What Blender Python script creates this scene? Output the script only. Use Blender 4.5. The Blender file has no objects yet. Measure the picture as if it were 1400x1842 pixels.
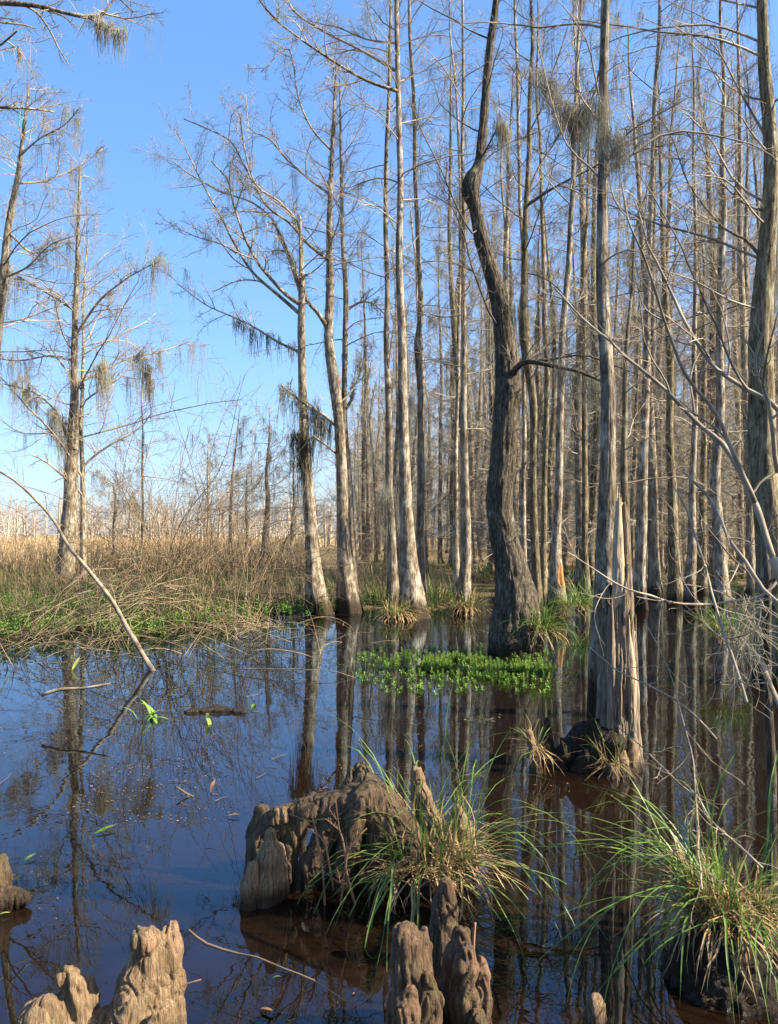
import bpy, math
import numpy as np
from mathutils import Vector

R = math.radians
sc = bpy.context.scene
COL = sc.collection

# ------------------------------------------------------------------ camera, sky, sun, exposure
CAM_H, F, HY = 1.7, 1500.0, 960.0          # eye height above the water (m), focal length (px of the 1400 px photo), horizon row
cam_d = bpy.data.cameras.new('camera')
cam = bpy.data.objects.new('camera', cam_d); COL.objects.link(cam)
cam.location = (0, 0, CAM_H); cam.rotation_euler = (R(90), 0, 0)
cam_d.sensor_fit = 'VERTICAL'; cam_d.sensor_height = 24.0; cam_d.lens = 24.0*F/1842.0
cam_d.shift_y = (HY-921.0)/1842.0
cam_d.clip_start = 0.05; cam_d.clip_end = 6000
sc.camera = cam

SUN_AZ, SUN_EL = 102.0, 37.0                # azimuth clockwise from +Y (view direction), elevation
world = bpy.data.worlds.new('World'); sc.world = world; world.use_nodes = True
wn = world.node_tree; wn.nodes.clear()
w_out = wn.nodes.new('ShaderNodeOutputWorld'); w_bg = wn.nodes.new('ShaderNodeBackground')
w_sky = wn.nodes.new('ShaderNodeTexSky'); w_sky.sky_type = 'NISHITA'; w_sky.sun_disc = False
w_sky.sun_elevation = R(SUN_EL); w_sky.sun_rotation = R(SUN_AZ)
w_sky.altitude = 0; w_sky.air_density = 1.0; w_sky.dust_density = 1.5; w_sky.ozone_density = 6.0
w_bg.inputs['Strength'].default_value = 0.15
w_ga = wn.nodes.new('ShaderNodeGamma'); w_ga.inputs['Gamma'].default_value = .6
w_hs = wn.nodes.new('ShaderNodeHueSaturation'); w_hs.inputs['Saturation'].default_value = 1.35; w_hs.inputs['Value'].default_value = 1.02
wn.links.new(w_sky.outputs[0], w_ga.inputs[0]); wn.links.new(w_ga.outputs[0], w_hs.inputs['Color'])
w_wb = wn.nodes.new('ShaderNodeMix'); w_wb.data_type = 'RGBA'; w_wb.blend_type = 'MULTIPLY'; w_wb.inputs[0].default_value = 1.0   # white balance of the whole sky
w_wb.inputs[7].default_value = (.96, .99, 1.12, 1)
wn.links.new(w_hs.outputs[0], w_wb.inputs[6]); wn.links.new(w_wb.outputs[2], w_bg.inputs[0]); wn.links.new(w_bg.outputs[0], w_out.inputs[0])

sun_d = bpy.data.lights.new('sun', 'SUN'); sun_d.energy = 5.0; sun_d.angle = R(0.5); sun_d.color = (1.0, 0.89, 0.70)
sun = bpy.data.objects.new('sun', sun_d); COL.objects.link(sun)
sdir = Vector((math.sin(R(SUN_AZ))*math.cos(R(SUN_EL)), math.cos(R(SUN_AZ))*math.cos(R(SUN_EL)), math.sin(R(SUN_EL))))
sun.rotation_euler = sdir.to_track_quat('Z', 'Y').to_euler()
sun.location = (20, -12, 20)

sc.view_settings.view_transform = 'Standard'; sc.view_settings.look = 'None'
sc.view_settings.exposure = 1.65; sc.view_settings.gamma = 1.0; sc.view_settings.use_curve_mapping = False
sc.render.engine = 'CYCLES'
sc.cycles.max_bounces = 6; sc.cycles.diffuse_bounces = 2; sc.cycles.glossy_bounces = 3
sc.cycles.transparent_max_bounces = 8; sc.cycles.transmission_bounces = 3
sc.cycles.caustics_reflective = False; sc.cycles.caustics_refractive = False
sc.cycles.sample_clamp_indirect = 4.0

# ------------------------------------------------------------------ helpers
def A(px, py, Y):
    """photo pixel at distance Y -> point in the place"""
    return np.array([(px-700.0)/F*Y, Y, CAM_H+(HY-py)/F*Y])
def Yw(py):                                  # distance of a waterline row
    return CAM_H*F/(py-HY)
def norm(v):
    return v/np.maximum(np.linalg.norm(v, axis=-1, keepdims=True), 1e-9)
def rngof(seed): return np.random.default_rng(seed)

def _hash(i, j, k, s):
    h = (i*374761393 + j*668265263 + k*2147483647 + s*1274126177).astype(np.int64) & 0xffffffff
    h = ((h ^ (h >> 13))*1274126177) & 0xffffffff
    return ((h ^ (h >> 16)) & 0xffff)/65535.0
def vnoise(p, seed=0):
    """value noise in -1..1 for an (...,3) array"""
    f = np.floor(p); i = f.astype(np.int64); t = p-f; t = t*t*(3-2*t)
    x, y, z = i[..., 0], i[..., 1], i[..., 2]; tx, ty, tz = t[..., 0], t[..., 1], t[..., 2]
    def c(a, b, d): return _hash(x+a, y+b, z+d, seed)
    x00 = c(0,0,0)*(1-tx)+c(1,0,0)*tx; x10 = c(0,1,0)*(1-tx)+c(1,1,0)*tx
    x01 = c(0,0,1)*(1-tx)+c(1,0,1)*tx; x11 = c(0,1,1)*(1-tx)+c(1,1,1)*tx
    return ((x00*(1-ty)+x10*ty)*(1-tz)+(x01*(1-ty)+x11*ty)*tz)*2-1
def fbm(p, seed=0, o=3):
    s = 0; a = 1.0
    for k in range(o):
        s = s+a*vnoise(p*(2.03**k), seed+k); a *= .5
    return s/1.75

def mesh_from(name, verts, quads=None, tris=None, smooth=True):
    me = bpy.data.meshes.new(name)
    verts = np.asarray(verts, dtype=np.float32).reshape(-1, 3)
    nq = 0 if quads is None else len(quads); nt = 0 if tris is None else len(tris)
    idx = []; starts = []
    if nq: idx.append(np.asarray(quads, dtype=np.int32).ravel()); starts.append(np.arange(nq)*4)
    if nt: idx.append(np.asarray(tris, dtype=np.int32).ravel()); starts.append(nq*4+np.arange(nt)*3)
    idx = np.concatenate(idx); starts = np.concatenate(starts).astype(np.int32)
    me.vertices.add(len(verts)); me.vertices.foreach_set('co', verts.ravel())
    me.loops.add(len(idx)); me.loops.foreach_set('vertex_index', idx)
    me.polygons.add(nq+nt); me.polygons.foreach_set('loop_start', starts)
    me.polygons.foreach_set('use_smooth', np.full(nq+nt, smooth, dtype=bool))
    me.update(calc_edges=True); me.validate()
    return me

class Geo:
    """collects tubes / ribbons and builds ONE mesh"""
    def __init__(s): s.v = []; s.q = []; s.t = []; s.n = 0
    def raw(s, v, q=None, t=None):
        v = np.asarray(v, dtype=float).reshape(-1, 3)
        if q is not None and len(q): s.q.append(np.asarray(q)+s.n)
        if t is not None and len(t): s.t.append(np.asarray(t)+s.n)
        s.v.append(v); s.n += len(v)
    def tubes(s, pts, rad, sides=4, cap=False):
        pts = np.asarray(pts, float); rad = np.asarray(rad, float)
        if pts.ndim == 2: pts = pts[None]; rad = rad[None]
        P, n, _ = pts.shape
        if P == 0: return
        tg = norm(np.gradient(pts, axis=1))
        mean = norm(pts[:, -1]-pts[:, 0])
        ref = np.where(np.abs(mean[:, 2:3]) > .8, np.array([[1., .13, 0]]), np.array([[0, 0, 1.]]))[:, None, :]
        u = norm(np.cross(tg, np.broadcast_to(ref, tg.shape))); v = np.cross(tg, u)
        a = np.arange(sides)*2*math.pi/sides
        ring = pts[:, :, None, :]+rad[:, :, None, None]*(np.cos(a)[None, None, :, None]*u[:, :, None, :]+np.sin(a)[None, None, :, None]*v[:, :, None, :])
        base = (np.arange(P)*n*sides)[:, None, None]+(np.arange(n-1)*sides)[None, :, None]
        k = np.arange(sides)[None, None, :]; k2 = (k+1) % sides
        q = np.stack([base+k, base+k2, base+sides+k2, base+sides+k], -1).reshape(-1, 4)
        t = None
        vv = ring.reshape(-1, 3)
        if cap:
            tips = np.concatenate([pts[:, -1]+tg[:, -1]*rad[:, -1:]*.4, pts[:, 0]-tg[:, 0]*rad[:, :1]*.4])
            lb = (np.arange(P)*n*sides+(n-1)*sides)[:, None]; kk = np.arange(sides)[None, :]; kk2 = (kk+1) % sides
            ti = (P*n*sides+np.arange(P))[:, None]+0*kk
            t1 = np.stack([lb+kk, lb+kk2, ti], -1).reshape(-1, 3)
            lb0 = (np.arange(P)*n*sides)[:, None]; ti0 = ti+P
            t2 = np.stack([lb0+kk2, lb0+kk, ti0], -1).reshape(-1, 3)
            t = np.concatenate([t1, t2]); vv = np.concatenate([vv, tips])
        s.raw(vv, q, t)
    def ribbons(s, pts, w, fold=.35, side=None):
        pts = np.asarray(pts, float); w = np.asarray(w, float)
        P, n, _ = pts.shape
        if P == 0: return
        tg = norm(np.gradient(pts, axis=1))
        if side is None:
            hd = pts[:, -1]-pts[:, 0]; hd[:, 2] = 0
            hd = hd+np.array([1e-4, 0, 0]); sd = norm(np.stack([-hd[:, 1], hd[:, 0], 0*hd[:, 0]], -1))[:, None, :]
        else: sd = norm(side)[:, None, :]
        sd = norm(sd-np.sum(sd*tg, -1, keepdims=True)*tg); nn = np.cross(tg, sd)
        r = np.stack([pts-sd*w[..., None], pts-nn*(w*fold)[..., None], pts+sd*w[..., None]], 2)
        base = (np.arange(P)*n*3)[:, None, None]+(np.arange(n-1)*3)[None, :, None]; k = np.arange(2)[None, None, :]
        q = np.stack([base+k, base+k+1, base+4+k, base+3+k], -1).reshape(-1, 4)
        s.raw(r.reshape(-1, 3), q)
    def ntri(s): return sum(len(q)*2 for q in s.q)+sum(len(t) for t in s.t)
    def obj(s, name, mat, parent=None, origin=(0, 0, 0), smooth=True):
        v = np.concatenate(s.v)-np.asarray(origin)
        me = mesh_from(name, v, np.concatenate(s.q) if s.q else None, np.concatenate(s.t) if s.t else None, smooth)
        return link(name, me, mat, parent, None if parent else origin)

def link(name, me, mat, parent=None, loc=None):
    if mat is not None: me.materials.append(mat)
    o = bpy.data.objects.new(name, me); COL.objects.link(o)
    if parent: o.parent = parent
    elif loc is not None: o.location = loc
    return o
def tag(o, label=None, cat=None, group=None, kind=None):
    if label: o['label'] = label
    if cat: o['category'] = cat
    if group: o['group'] = group
    if kind: o['kind'] = kind
    return o
def thing(name, label, cat, loc, group=None):
    o = bpy.data.objects.new(name, None); COL.objects.link(o); o.location = tuple(float(c) for c in loc)
    o.empty_display_size = .2
    return tag(o, label, cat, group)
def stuff(o): o['kind'] = 'stuff'; return o
def copy_tree(o, parent=None):
    c = o.copy(); COL.objects.link(c); c.parent = parent
    for ch in o.children: copy_tree(ch, c)
    return c

def catmull(P, step, ext=None):
    """smooth resample of an (n,k) control polyline; first 3 columns are xyz"""
    P = np.asarray(P, float)
    Q = np.vstack([2*P[0]-P[1], P, 2*P[-1]-P[-2]]); out = []
    for i in range(1, len(Q)-2):
        p0, p1, p2, p3 = Q[i-1], Q[i], Q[i+1], Q[i+2]
        m = max(2, int(np.linalg.norm(p2[:3]-p1[:3])/step))
        t = (np.arange(m)/m)[:, None]
        out.append(.5*((2*p1)+(-p0+p2)*t+(2*p0-5*p1+4*p2-p3)*t**2+(-p0+3*p1-3*p2+p3)*t**3))
    out.append(Q[-2][None]); return np.vstack(out)

def grow(rng, p0, d0, L, m, up=0., wander=.25, sag=0.):
    """vectorised growth of K polylines with m points"""
    K = len(p0); pts = np.zeros((K, m, 3)); pts[:, 0] = p0; d = norm(d0.copy()); st = (L/(m-1))[:, None]
    w = rng.normal(size=(K, 3))*wander
    for i in range(1, m):
        w = .55*w+rng.normal(size=(K, 3))*wander*.8
        d = norm(d+w+np.array([0, 0, up])-np.array([0, 0, sag])*(i/m))
        pts[:, i] = pts[:, i-1]+d*st
    return pts
def spawn(rng, pts, rad, L, k, t0=.15, t1=1., ang=50, ang_j=14, lenf=.5, taper_t=.6, m=5, up=.04, wander=.18, rs=.6, rmin=.0025, flat=.5, tip=.4, sag=0.):
    P, n, _ = pts.shape
    t = np.clip(t0+(t1-t0)*(np.arange(k)[None]+rng.random((P, k)))/k, 0, .999)
    fi = t*(n-1); i0 = fi.astype(int); fr = (fi-i0)[..., None]; pi = np.arange(P)[:, None]
    base = pts[pi, i0]*(1-fr)+pts[pi, np.minimum(i0+1, n-1)]*fr
    d = norm(pts[pi, np.minimum(i0+1, n-1)]-pts[pi, i0])
    r = rad[pi, i0]
    up_v = np.array([0, 0, 1.])
    side = norm(np.cross(d, up_v)+1e-3)
    sgn = np.where((np.arange(k)[None]+rng.integers(0, 2, (P, 1))) % 2 == 0, 1., -1.)[..., None]
    rnd = rng.normal(size=(P, k, 3)); rnd = norm(rnd-np.sum(rnd*d, -1, keepdims=True)*d)
    perp = norm(side*sgn*flat+rnd*(1-flat)*.9)
    a = np.radians(ang+rng.normal(size=(P, k, 1))*ang_j)
    d0 = np.cos(a)*d+np.sin(a)*perp
    LL = L[:, None]*lenf*(1-taper_t*t)*(.55+.8*rng.random((P, k)))
    c = grow(rng, base.reshape(-1, 3), d0.reshape(-1, 3), LL.ravel(), m, up, wander, sag)
    r0 = np.maximum(np.minimum(r*rs, LL*.02+rmin), rmin).ravel()
    rr = np.maximum(r0[:, None]*np.linspace(1, tip, m)[None], rmin*.75)
    return c, rr, LL.ravel()

# ------------------------------------------------------------------ materials
class NT:
    def __init__(s, name):
        s.m = bpy.data.materials.new(name); s.m.use_nodes = True; s.t = s.m.node_tree; s.t.nodes.clear()
        s.out = s.t.nodes.new('ShaderNodeOutputMaterial')
    def n(s, typ, **kw):
        nd = s.t.nodes.new('ShaderNode'+typ)
        for k, v in kw.items():
            if hasattr(nd, k) and k not in ('Scale',): setattr(nd, k, v)
            else: nd.inputs[k].default_value = v
        return nd
    def l(s, a, b): s.t.links.new(a, b)
    def coord(s, kind='Object', scale=(1, 1, 1), rnd=True):
        tc = s.n('TexCoord'); mp = s.n('Mapping'); mp.inputs['Scale'].default_value = scale
        s.l(tc.outputs[kind], mp.inputs[0])
        if rnd:
            oi = s.n('ObjectInfo'); ma = s.n('Math', operation='MULTIPLY'); s.l(oi.outputs['Random'], ma.inputs[0]); ma.inputs[1].default_value = 53.0
            ad = s.n('VectorMath', operation='ADD'); s.l(mp.outputs[0], ad.inputs[0]); s.l(ma.outputs[0], ad.inputs[1]); return ad.outputs[0]
        return mp.outputs[0]
    def noise(s, vec, scale, detail=4, rough=.6, dist=0.):
        nd = s.n('TexNoise'); nd.inputs['Scale'].default_value = scale; nd.inputs['Detail'].default_value = detail
        nd.inputs['Roughness'].default_value = rough; nd.inputs['Distortion'].default_value = dist
        s.l(vec, nd.inputs['Vector']); return nd.outputs['Fac']
    def ramp(s, fac, stops, interp='LINEAR'):
        nd = s.n('ValToRGB'); cr = nd.color_ramp; cr.interpolation = interp
        while len(cr.elements) < len(stops): cr.elements.new(.5)
        for e, (p, c) in zip(cr.elements, stops):
            e.position = p; e.color = (*c, 1) if len(c) == 3 else c
        s.l(fac, nd.inputs[0]); return nd.outputs[0]
    def mix(s, fac, a, b, blend='MIX'):
        nd = s.n('Mix', data_type='RGBA', blend_type=blend)
        for sock, v in ((nd.inputs[0], fac), (nd.inputs[6], a), (nd.inputs[7], b)):
            if isinstance(v, (int, float)): sock.default_value = v
            elif isinstance(v, tuple): sock.default_value = (*v, 1)
            else: s.l(v, sock)
        return nd.outputs[2]
    def math(s, op, a, b=None, clamp=False):
        nd = s.n('Math', operation=op); nd.use_clamp = clamp
        for i, v in enumerate((a, b)):
            if v is None: continue
            if isinstance(v, (int, float)): nd.inputs[i].default_value = v
            else: s.l(v, nd.inputs[i])
        return nd.outputs[0]
    def posz(s):
        g = s.n('NewGeometry'); sp = s.n('SeparateXYZ'); s.l(g.outputs['Position'], sp.inputs[0]); return sp.outputs['Z']
    def finish(s, col, rough=.85, bump=None, bstr=.5, bdist=.01, spec=.25, transl=None):
        p = s.n('BsdfPrincipled'); p.inputs['Specular IOR Level'].default_value = spec
        if isinstance(rough, (int, float)): p.inputs['Roughness'].default_value = rough
        else: s.l(rough, p.inputs['Roughness'])
        if isinstance(col, tuple): p.inputs['Base Color'].default_value = (*col, 1)
        else: s.l(col, p.inputs['Base Color'])
        if bump is not None:
            b = s.n('Bump'); b.inputs['Strength'].default_value = bstr; b.inputs['Distance'].default_value = bdist
            s.l(bump, b.inputs['Height']); s.l(b.outputs[0], p.inputs['Normal'])
        sh = p.outputs[0]
        if transl:
            tr = s.n('BsdfTranslucent'); mx = s.n('MixShader'); mx.inputs[0].default_value = transl
            if isinstance(col, tuple): tr.inputs[0].default_value = (*col, 1)
            else: s.l(col, tr.inputs[0])
            s.l(p.outputs[0], mx.inputs[1]); s.l(tr.outputs[0], mx.inputs[2]); sh = mx.outputs[0]
        s.l(sh, s.out.inputs[0]); return s.m

def bark(name, dark, mid, light, lichen, lich_amt=.5, stain=.5, bdist=.012, fiber=(9, 9, 1.4), scar=None):
    t = NT(name)
    v = t.coord('Object', fiber); f = t.noise(v, 3.2, 6, .65, .4)
    v2 = t.coord('Object', (2.2, 2.2, 1.1)); f2 = t.noise(v2, 1.7, 4, .6)
    col = t.ramp(f, [(.34, dark), (.48, mid), (.62, light)])
    pv = t.coord('Object', (4.5, 4.5, 2.0)); lf = t.noise(pv, 2.1, 7, .72)
    lm = t.ramp(lf, [(.60-.16*lich_amt, (0, 0, 0)), (.68-.1*lich_amt, (1, 1, 1))])
    col = t.mix(t.math('MULTIPLY', lm, t.math('ADD', t.math('MULTIPLY', f, .9), .25)), col, lichen)
    tone = t.ramp(f2, [(.3, (.62, .56, .5)), (.7, (1.15, 1.1, 1.02))])
    col = t.mix(1.0, col, tone, 'MULTIPLY')
    # water stain left by the last flood: an uneven dark brown band above the waterline
    z = t.posz(); edge = t.math('ADD', z, t.math('MULTIPLY', t.math('SUBTRACT', f, .5), .55))
    sm = t.n('MapRange'); sm.inputs['From Min'].default_value = stain*.45; sm.inputs['From Max'].default_value = stain
    sm.inputs['To Min'].default_value = .96; sm.inputs['To Max'].default_value = 0.
    t.l(edge, sm.inputs['Value'])
    col = t.mix(sm.outputs[0], col, (.032, .022, .013))
    oi = t.n('ObjectInfo'); hs = t.n('HueSaturation'); t.l(col, hs.inputs['Color'])
    mr = t.n('MapRange'); mr.inputs['To Min'].default_value = .8; mr.inputs['To Max'].default_value = 1.18
    t.l(oi.outputs['Random'], mr.inputs['Value']); t.l(mr.outputs[0], hs.inputs['Value'])
    h = t.math('ADD', f, t.math('MULTIPLY', lf, .35))
    return t.finish(hs.outputs[0], .9, h, .9, bdist, .15)

M = {}
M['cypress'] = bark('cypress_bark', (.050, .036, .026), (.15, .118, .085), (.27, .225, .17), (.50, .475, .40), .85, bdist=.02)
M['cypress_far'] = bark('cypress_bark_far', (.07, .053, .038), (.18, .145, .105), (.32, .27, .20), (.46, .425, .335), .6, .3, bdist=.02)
M['tupelo'] = bark('tupelo_bark', (.03, .026, .02), (.085, .072, .056), (.18, .155, .12), (.36, .36, .31), .12, .22, .03, (13, 13, 2.4))
M['mossy'] = bark('mossy_bark', (.04, .032, .02), (.12, .098, .06), (.24, .20, .13), (.34, .33, .22), .65, .3, bdist=.02)

def simple(name, c1, c2, scale=6, rough=.8, transl=None, stretch=(1, 1, 1), spec=.25, c3=None, objvar=.15):
    t = NT(name); v = t.coord('Object', stretch); f = t.noise(v, scale, 3, .6)
    st = [(.35, c1), (.65, c2)] if c3 is None else [(.32, c1), (.5, c2), (.68, c3)]
    col = t.ramp(f, st)
    return t.finish(col, rough, None, transl=transl, spec=spec)
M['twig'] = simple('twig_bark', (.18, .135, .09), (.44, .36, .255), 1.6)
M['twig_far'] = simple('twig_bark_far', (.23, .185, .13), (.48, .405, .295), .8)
M['brush'] = simple('brush_bark', (.09, .062, .038), (.30, .215, .125), 1.6)
M['twig_dark'] = simple('dark_twig_bark', (.06, .048, .036), (.16, .13, .10), 1.6)
M['moss'] = simple('spanish_moss', (.16, .155, .12), (.38, .37, .295), 5, .9, .35)
M['moss_dark'] = simple('dark_moss', (.06, .055, .035), (.17, .16, .10), 5, .9, .2)
M['moss_pale'] = simple('pale_moss', (.30, .275, .20), (.52, .475, .355), 5, .9, .35)
M['grass'] = simple('green_grass', (.05, .10, .016), (.20, .30, .055), 9, .4, .3, spec=.45)
M['grass_dry'] = simple('dry_grass', (.20, .12, .05), (.50, .36, .18), 9, .65, .25)
M['reed'] = simple('reed_straw', (.30, .21, .105), (.56, .42, .235), .5, .75, .25)
M['marsh_dry'] = simple('marsh_straw', (.10, .072, .04), (.31, .23, .13), 2, .8, .25)
M['reed_dead'] = simple('dead_reed', (.15, .105, .06), (.42, .32, .19), 5, .75, .2)
M['marsh_green'] = simple('marsh_green', (.03, .065, .012), (.11, .19, .03), 2, .55, .3)
M['feather'] = simple('water_milfoil', (.035, .085, .012), (.13, .225, .035), 3.2, .7, .4, c3=(.25, .31, .06))
M['leaf_green'] = simple('leaf_green', (.06, .15, .02), (.22, .36, .06), 8, .45, .3)
M['leaf_yellow'] = simple('leaf_yellow_green', (.25, .32, .06), (.42, .45, .12), 8, .5, .3)
M['leaf_dead'] = simple('dead_leaf', (.10, .05, .025), (.26, .14, .07), 10, .7)
M['stick_pale'] = simple('pale_stick', (.15, .115, .08), (.40, .32, .235), 9, .75, stretch=(1, 1, .4))
M['stick_red'] = simple('reddish_stem', (.17, .085, .045), (.36, .20, .11), 9, .7)
M['pole'] = simple('bleached_pole', (.12, .085, .055), (.38, .30, .205), 9, .8)

def knee_mat(name, c0, c1, c2, tip, moss=.25):
    t = NT(name)
    v = t.coord('Object', (70, 70, 5)); f = t.noise(v, 1.0, 7, .7, .9)
    v2 = t.coord('Object', (9, 9, 5)); f2 = t.noise(v2, 1.0, 4, .6)
    col = t.ramp(f, [(.30, c0), (.47, c1), (.66, c2)])
    col = t.mix(t.ramp(f2, [(.52, (0, 0, 0)), (.70, (.8, .8, .8))]), col, tip)
    v3 = t.coord('Object', (14, 14, 10)); f3 = t.noise(v3, 1.0, 3, .6)
    col = t.mix(t.math('MULTIPLY', t.ramp(f3, [(.55, (0, 0, 0)), (.68, (1, 1, 1))]), moss), col, (.10, .10, .03))
    z = t.posz(); edge = t.math('ADD', z, t.math('MULTIPLY', t.math('SUBTRACT', f2, .5), .12))
    sm = t.n('MapRange'); sm.inputs['From Min'].default_value = .035; sm.inputs['From Max'].default_value = .11
    sm.inputs['To Min'].default_value = 1; sm.inputs['To Max'].default_value = 0; t.l(edge, sm.inputs['Value'])
    col = t.mix(t.math('MULTIPLY', sm.outputs[0], .9), col, (.032, .02, .011))
    rg = t.n('MapRange'); rg.inputs['From Min'].default_value = 0; rg.inputs['From Max'].default_value = 1
    rg.inputs['To Min'].default_value = .72; rg.inputs['To Max'].default_value = .3; t.l(sm.outputs[0], rg.inputs['Value'])
    return t.finish(col, rg.outputs[0], f, 1., .02, .22)
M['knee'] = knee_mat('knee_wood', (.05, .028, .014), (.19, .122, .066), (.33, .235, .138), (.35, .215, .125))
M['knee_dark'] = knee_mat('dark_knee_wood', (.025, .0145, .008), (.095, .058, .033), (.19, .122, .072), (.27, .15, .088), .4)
M['root'] = knee_mat('shade_dark_root_wood', (.016, .0095, .005), (.072, .046, .026), (.165, .112, .066), (.18, .115, .068), .35)  # darkened wood: shade on the front of the log is put into the colour
M['peat'] = knee_mat('peat', (.006, .004, .0025), (.016, .0105, .0065), (.034, .022, .013), (.04, .024, .013), .3)
M['snag_wood'] = knee_mat('weathered_snag_wood', (.035, .025, .016), (.18, .135, .09), (.42, .33, .235), (.25, .17, .11), .1)
M['snag_slab'] = knee_mat('split_snag_wood', (.13, .09, .05), (.44, .34, .21), (.60, .49, .34), (.52, .38, .215), .03)

# ground: brown mud under the water, dark peat and thatch on the marsh
t = NT('swamp_ground'); v = t.coord('Object', (1, 1, 1), rnd=False)
f = t.noise(v, 1.3, 8, .65); f2 = t.noise(v, .35, 3, .6)
mud = t.ramp(f, [(.3, (.050, .028, .014)), (.6, (.12, .068, .035))])
land = t.ramp(f, [(.32, (.055, .038, .02)), (.55, (.13, .095, .045)), (.72, (.07, .09, .025))])
sm = t.n('MapRange'); sm.inputs['From Min'].default_value = -.02; sm.inputs['From Max'].default_value = .06; t.l(t.posz(), sm.inputs['Value'])
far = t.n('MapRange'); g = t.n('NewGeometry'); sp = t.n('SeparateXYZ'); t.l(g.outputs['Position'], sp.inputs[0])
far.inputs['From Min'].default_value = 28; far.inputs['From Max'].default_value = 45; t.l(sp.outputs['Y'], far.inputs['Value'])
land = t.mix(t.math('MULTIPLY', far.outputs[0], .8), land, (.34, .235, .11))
M['ground'] = t.finish(t.mix(sm.outputs[0], mud, land), .95, f, .6, .05, .1)

# tannin water: mirror by Fresnel over a brown murk that lets the shallow bottom show
t = NT('tannin_water')
v = t.coord('Object', (1, 1, 1), rnd=False)
n1 = t.noise(v, 2.2, 2, .5, .3); n2 = t.noise(v, 9.0, 2, .5); n3 = t.noise(v, .5, 2, .5)
amp = t.ramp(n3, [(.40, (.12, .12, .12)), (.65, (1, 1, 1))])
h = t.math('MULTIPLY', t.math('ADD', n1, t.math('MULTIPLY', n2, .22)), amp)
b = t.n('Bump'); b.inputs['Strength'].default_value = 1.0; b.inputs['Distance'].default_value = .0026; t.l(h, b.inputs['Height'])
gl = t.n('BsdfGlossy'); gl.inputs['Roughness'].default_value = .0; gl.inputs['Color'].default_value = (.68, .85, 1, 1); t.l(b.outputs[0], gl.inputs['Normal'])  # blue tint paints a deeper sky reflection into the mirror colour
tr = t.n('BsdfTransparent'); tr.inputs['Color'].default_value = (.31, .165, .07, 1)
df = t.n('BsdfDiffuse'); df.inputs['Color'].default_value = (.017, .009, .0045, 1)
mu = t.n('MixShader'); mu.inputs[0].default_value = .55; t.l(tr.outputs[0], mu.inputs[1]); t.l(df.outputs[0], mu.inputs[2])
fr = t.n('Fresnel'); fr.inputs['IOR'].default_value = 1.6; t.l(b.outputs[0], fr.inputs['Normal'])
mx = t.n('MixShader'); t.l(fr.outputs[0], mx.inputs[0]); t.l(mu.outputs[0], mx.inputs[1]); t.l(gl.outputs[0], mx.inputs[2])
t.l(mx.outputs[0], t.out.inputs[0]); M['water'] = t.m

# ------------------------------------------------------------------ the setting: ground, water
SH_U = np.array([-3., -.75, -.47, -.36, -.27, -.20, -.147, -.07, 0., .04, .09, .15, .3, .6, 3.])
SH_Y = np.array([9., 12.2, 13.7, 13.9, 14.2, 15.2, 16.6, 17.8, 18.2, 17.4, 19.5, 24., 27., 27., 27.])
def shore(x, y):
    u = x/np.maximum(y, .5); return np.interp(u, SH_U, SH_Y)
def ground_z(x, y):
    p = np.stack([x, y, 0*x], -1)
    d = y-shore(x, y)-.9*fbm(p*.6, 5)-.5*vnoise(p*1.7, 8)
    d = np.where(y < 4, -8, d)
    s = np.clip((d+.9)/2.0, 0, 1); s = s*s*(3-2*s)
    land = .10+.07*fbm(p*.9, 11)
    u = x/np.maximum(y, .5)
    wet = np.clip((u-.02)/.1, 0, 1)*np.clip((60-y)/20, 0, 1)
    land = land-.085*wet+.08*wet*vnoise(p*.45, 17)
    bed = -.36+.07*fbm(p*.8, 3)-.25*np.clip((2.0-y)/3, 0, 1)
    return bed*(1-s)+land*s
def axis(lo, hi, n, k):
    a = np.sinh(np.linspace(math.asinh(lo/k), math.asinh(hi/k), n))*k; return a
gx = axis(-1800, 1800, 300, 14.); gy = np.concatenate([np.linspace(-60, 2, 20)[:-1], np.linspace(2, 32, 150)[:-1], 32*np.exp(np.linspace(0, math.log(2400/32), 90))])
X, Y = np.meshgrid(gx, gy); Z = ground_z(X, Y)
nx, ny = len(gx), len(gy); ii = (np.arange(ny-1)[:, None]*nx+np.arange(nx-1)[None]).ravel()
ground = link('ground', mesh_from('ground', np.stack([X, Y, Z], -1), np.stack([ii, ii+1, ii+nx+1, ii+nx], -1)), M['ground']); tag(ground, kind='structure')
wv = [(-400, -60, 0), (400, -60, 0), (400, 160, 0), (-400, 160, 0)]
water = link('water', mesh_from('water', wv, [[0, 1, 2, 3]]), M['water']); tag(water, kind='structure')

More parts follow.
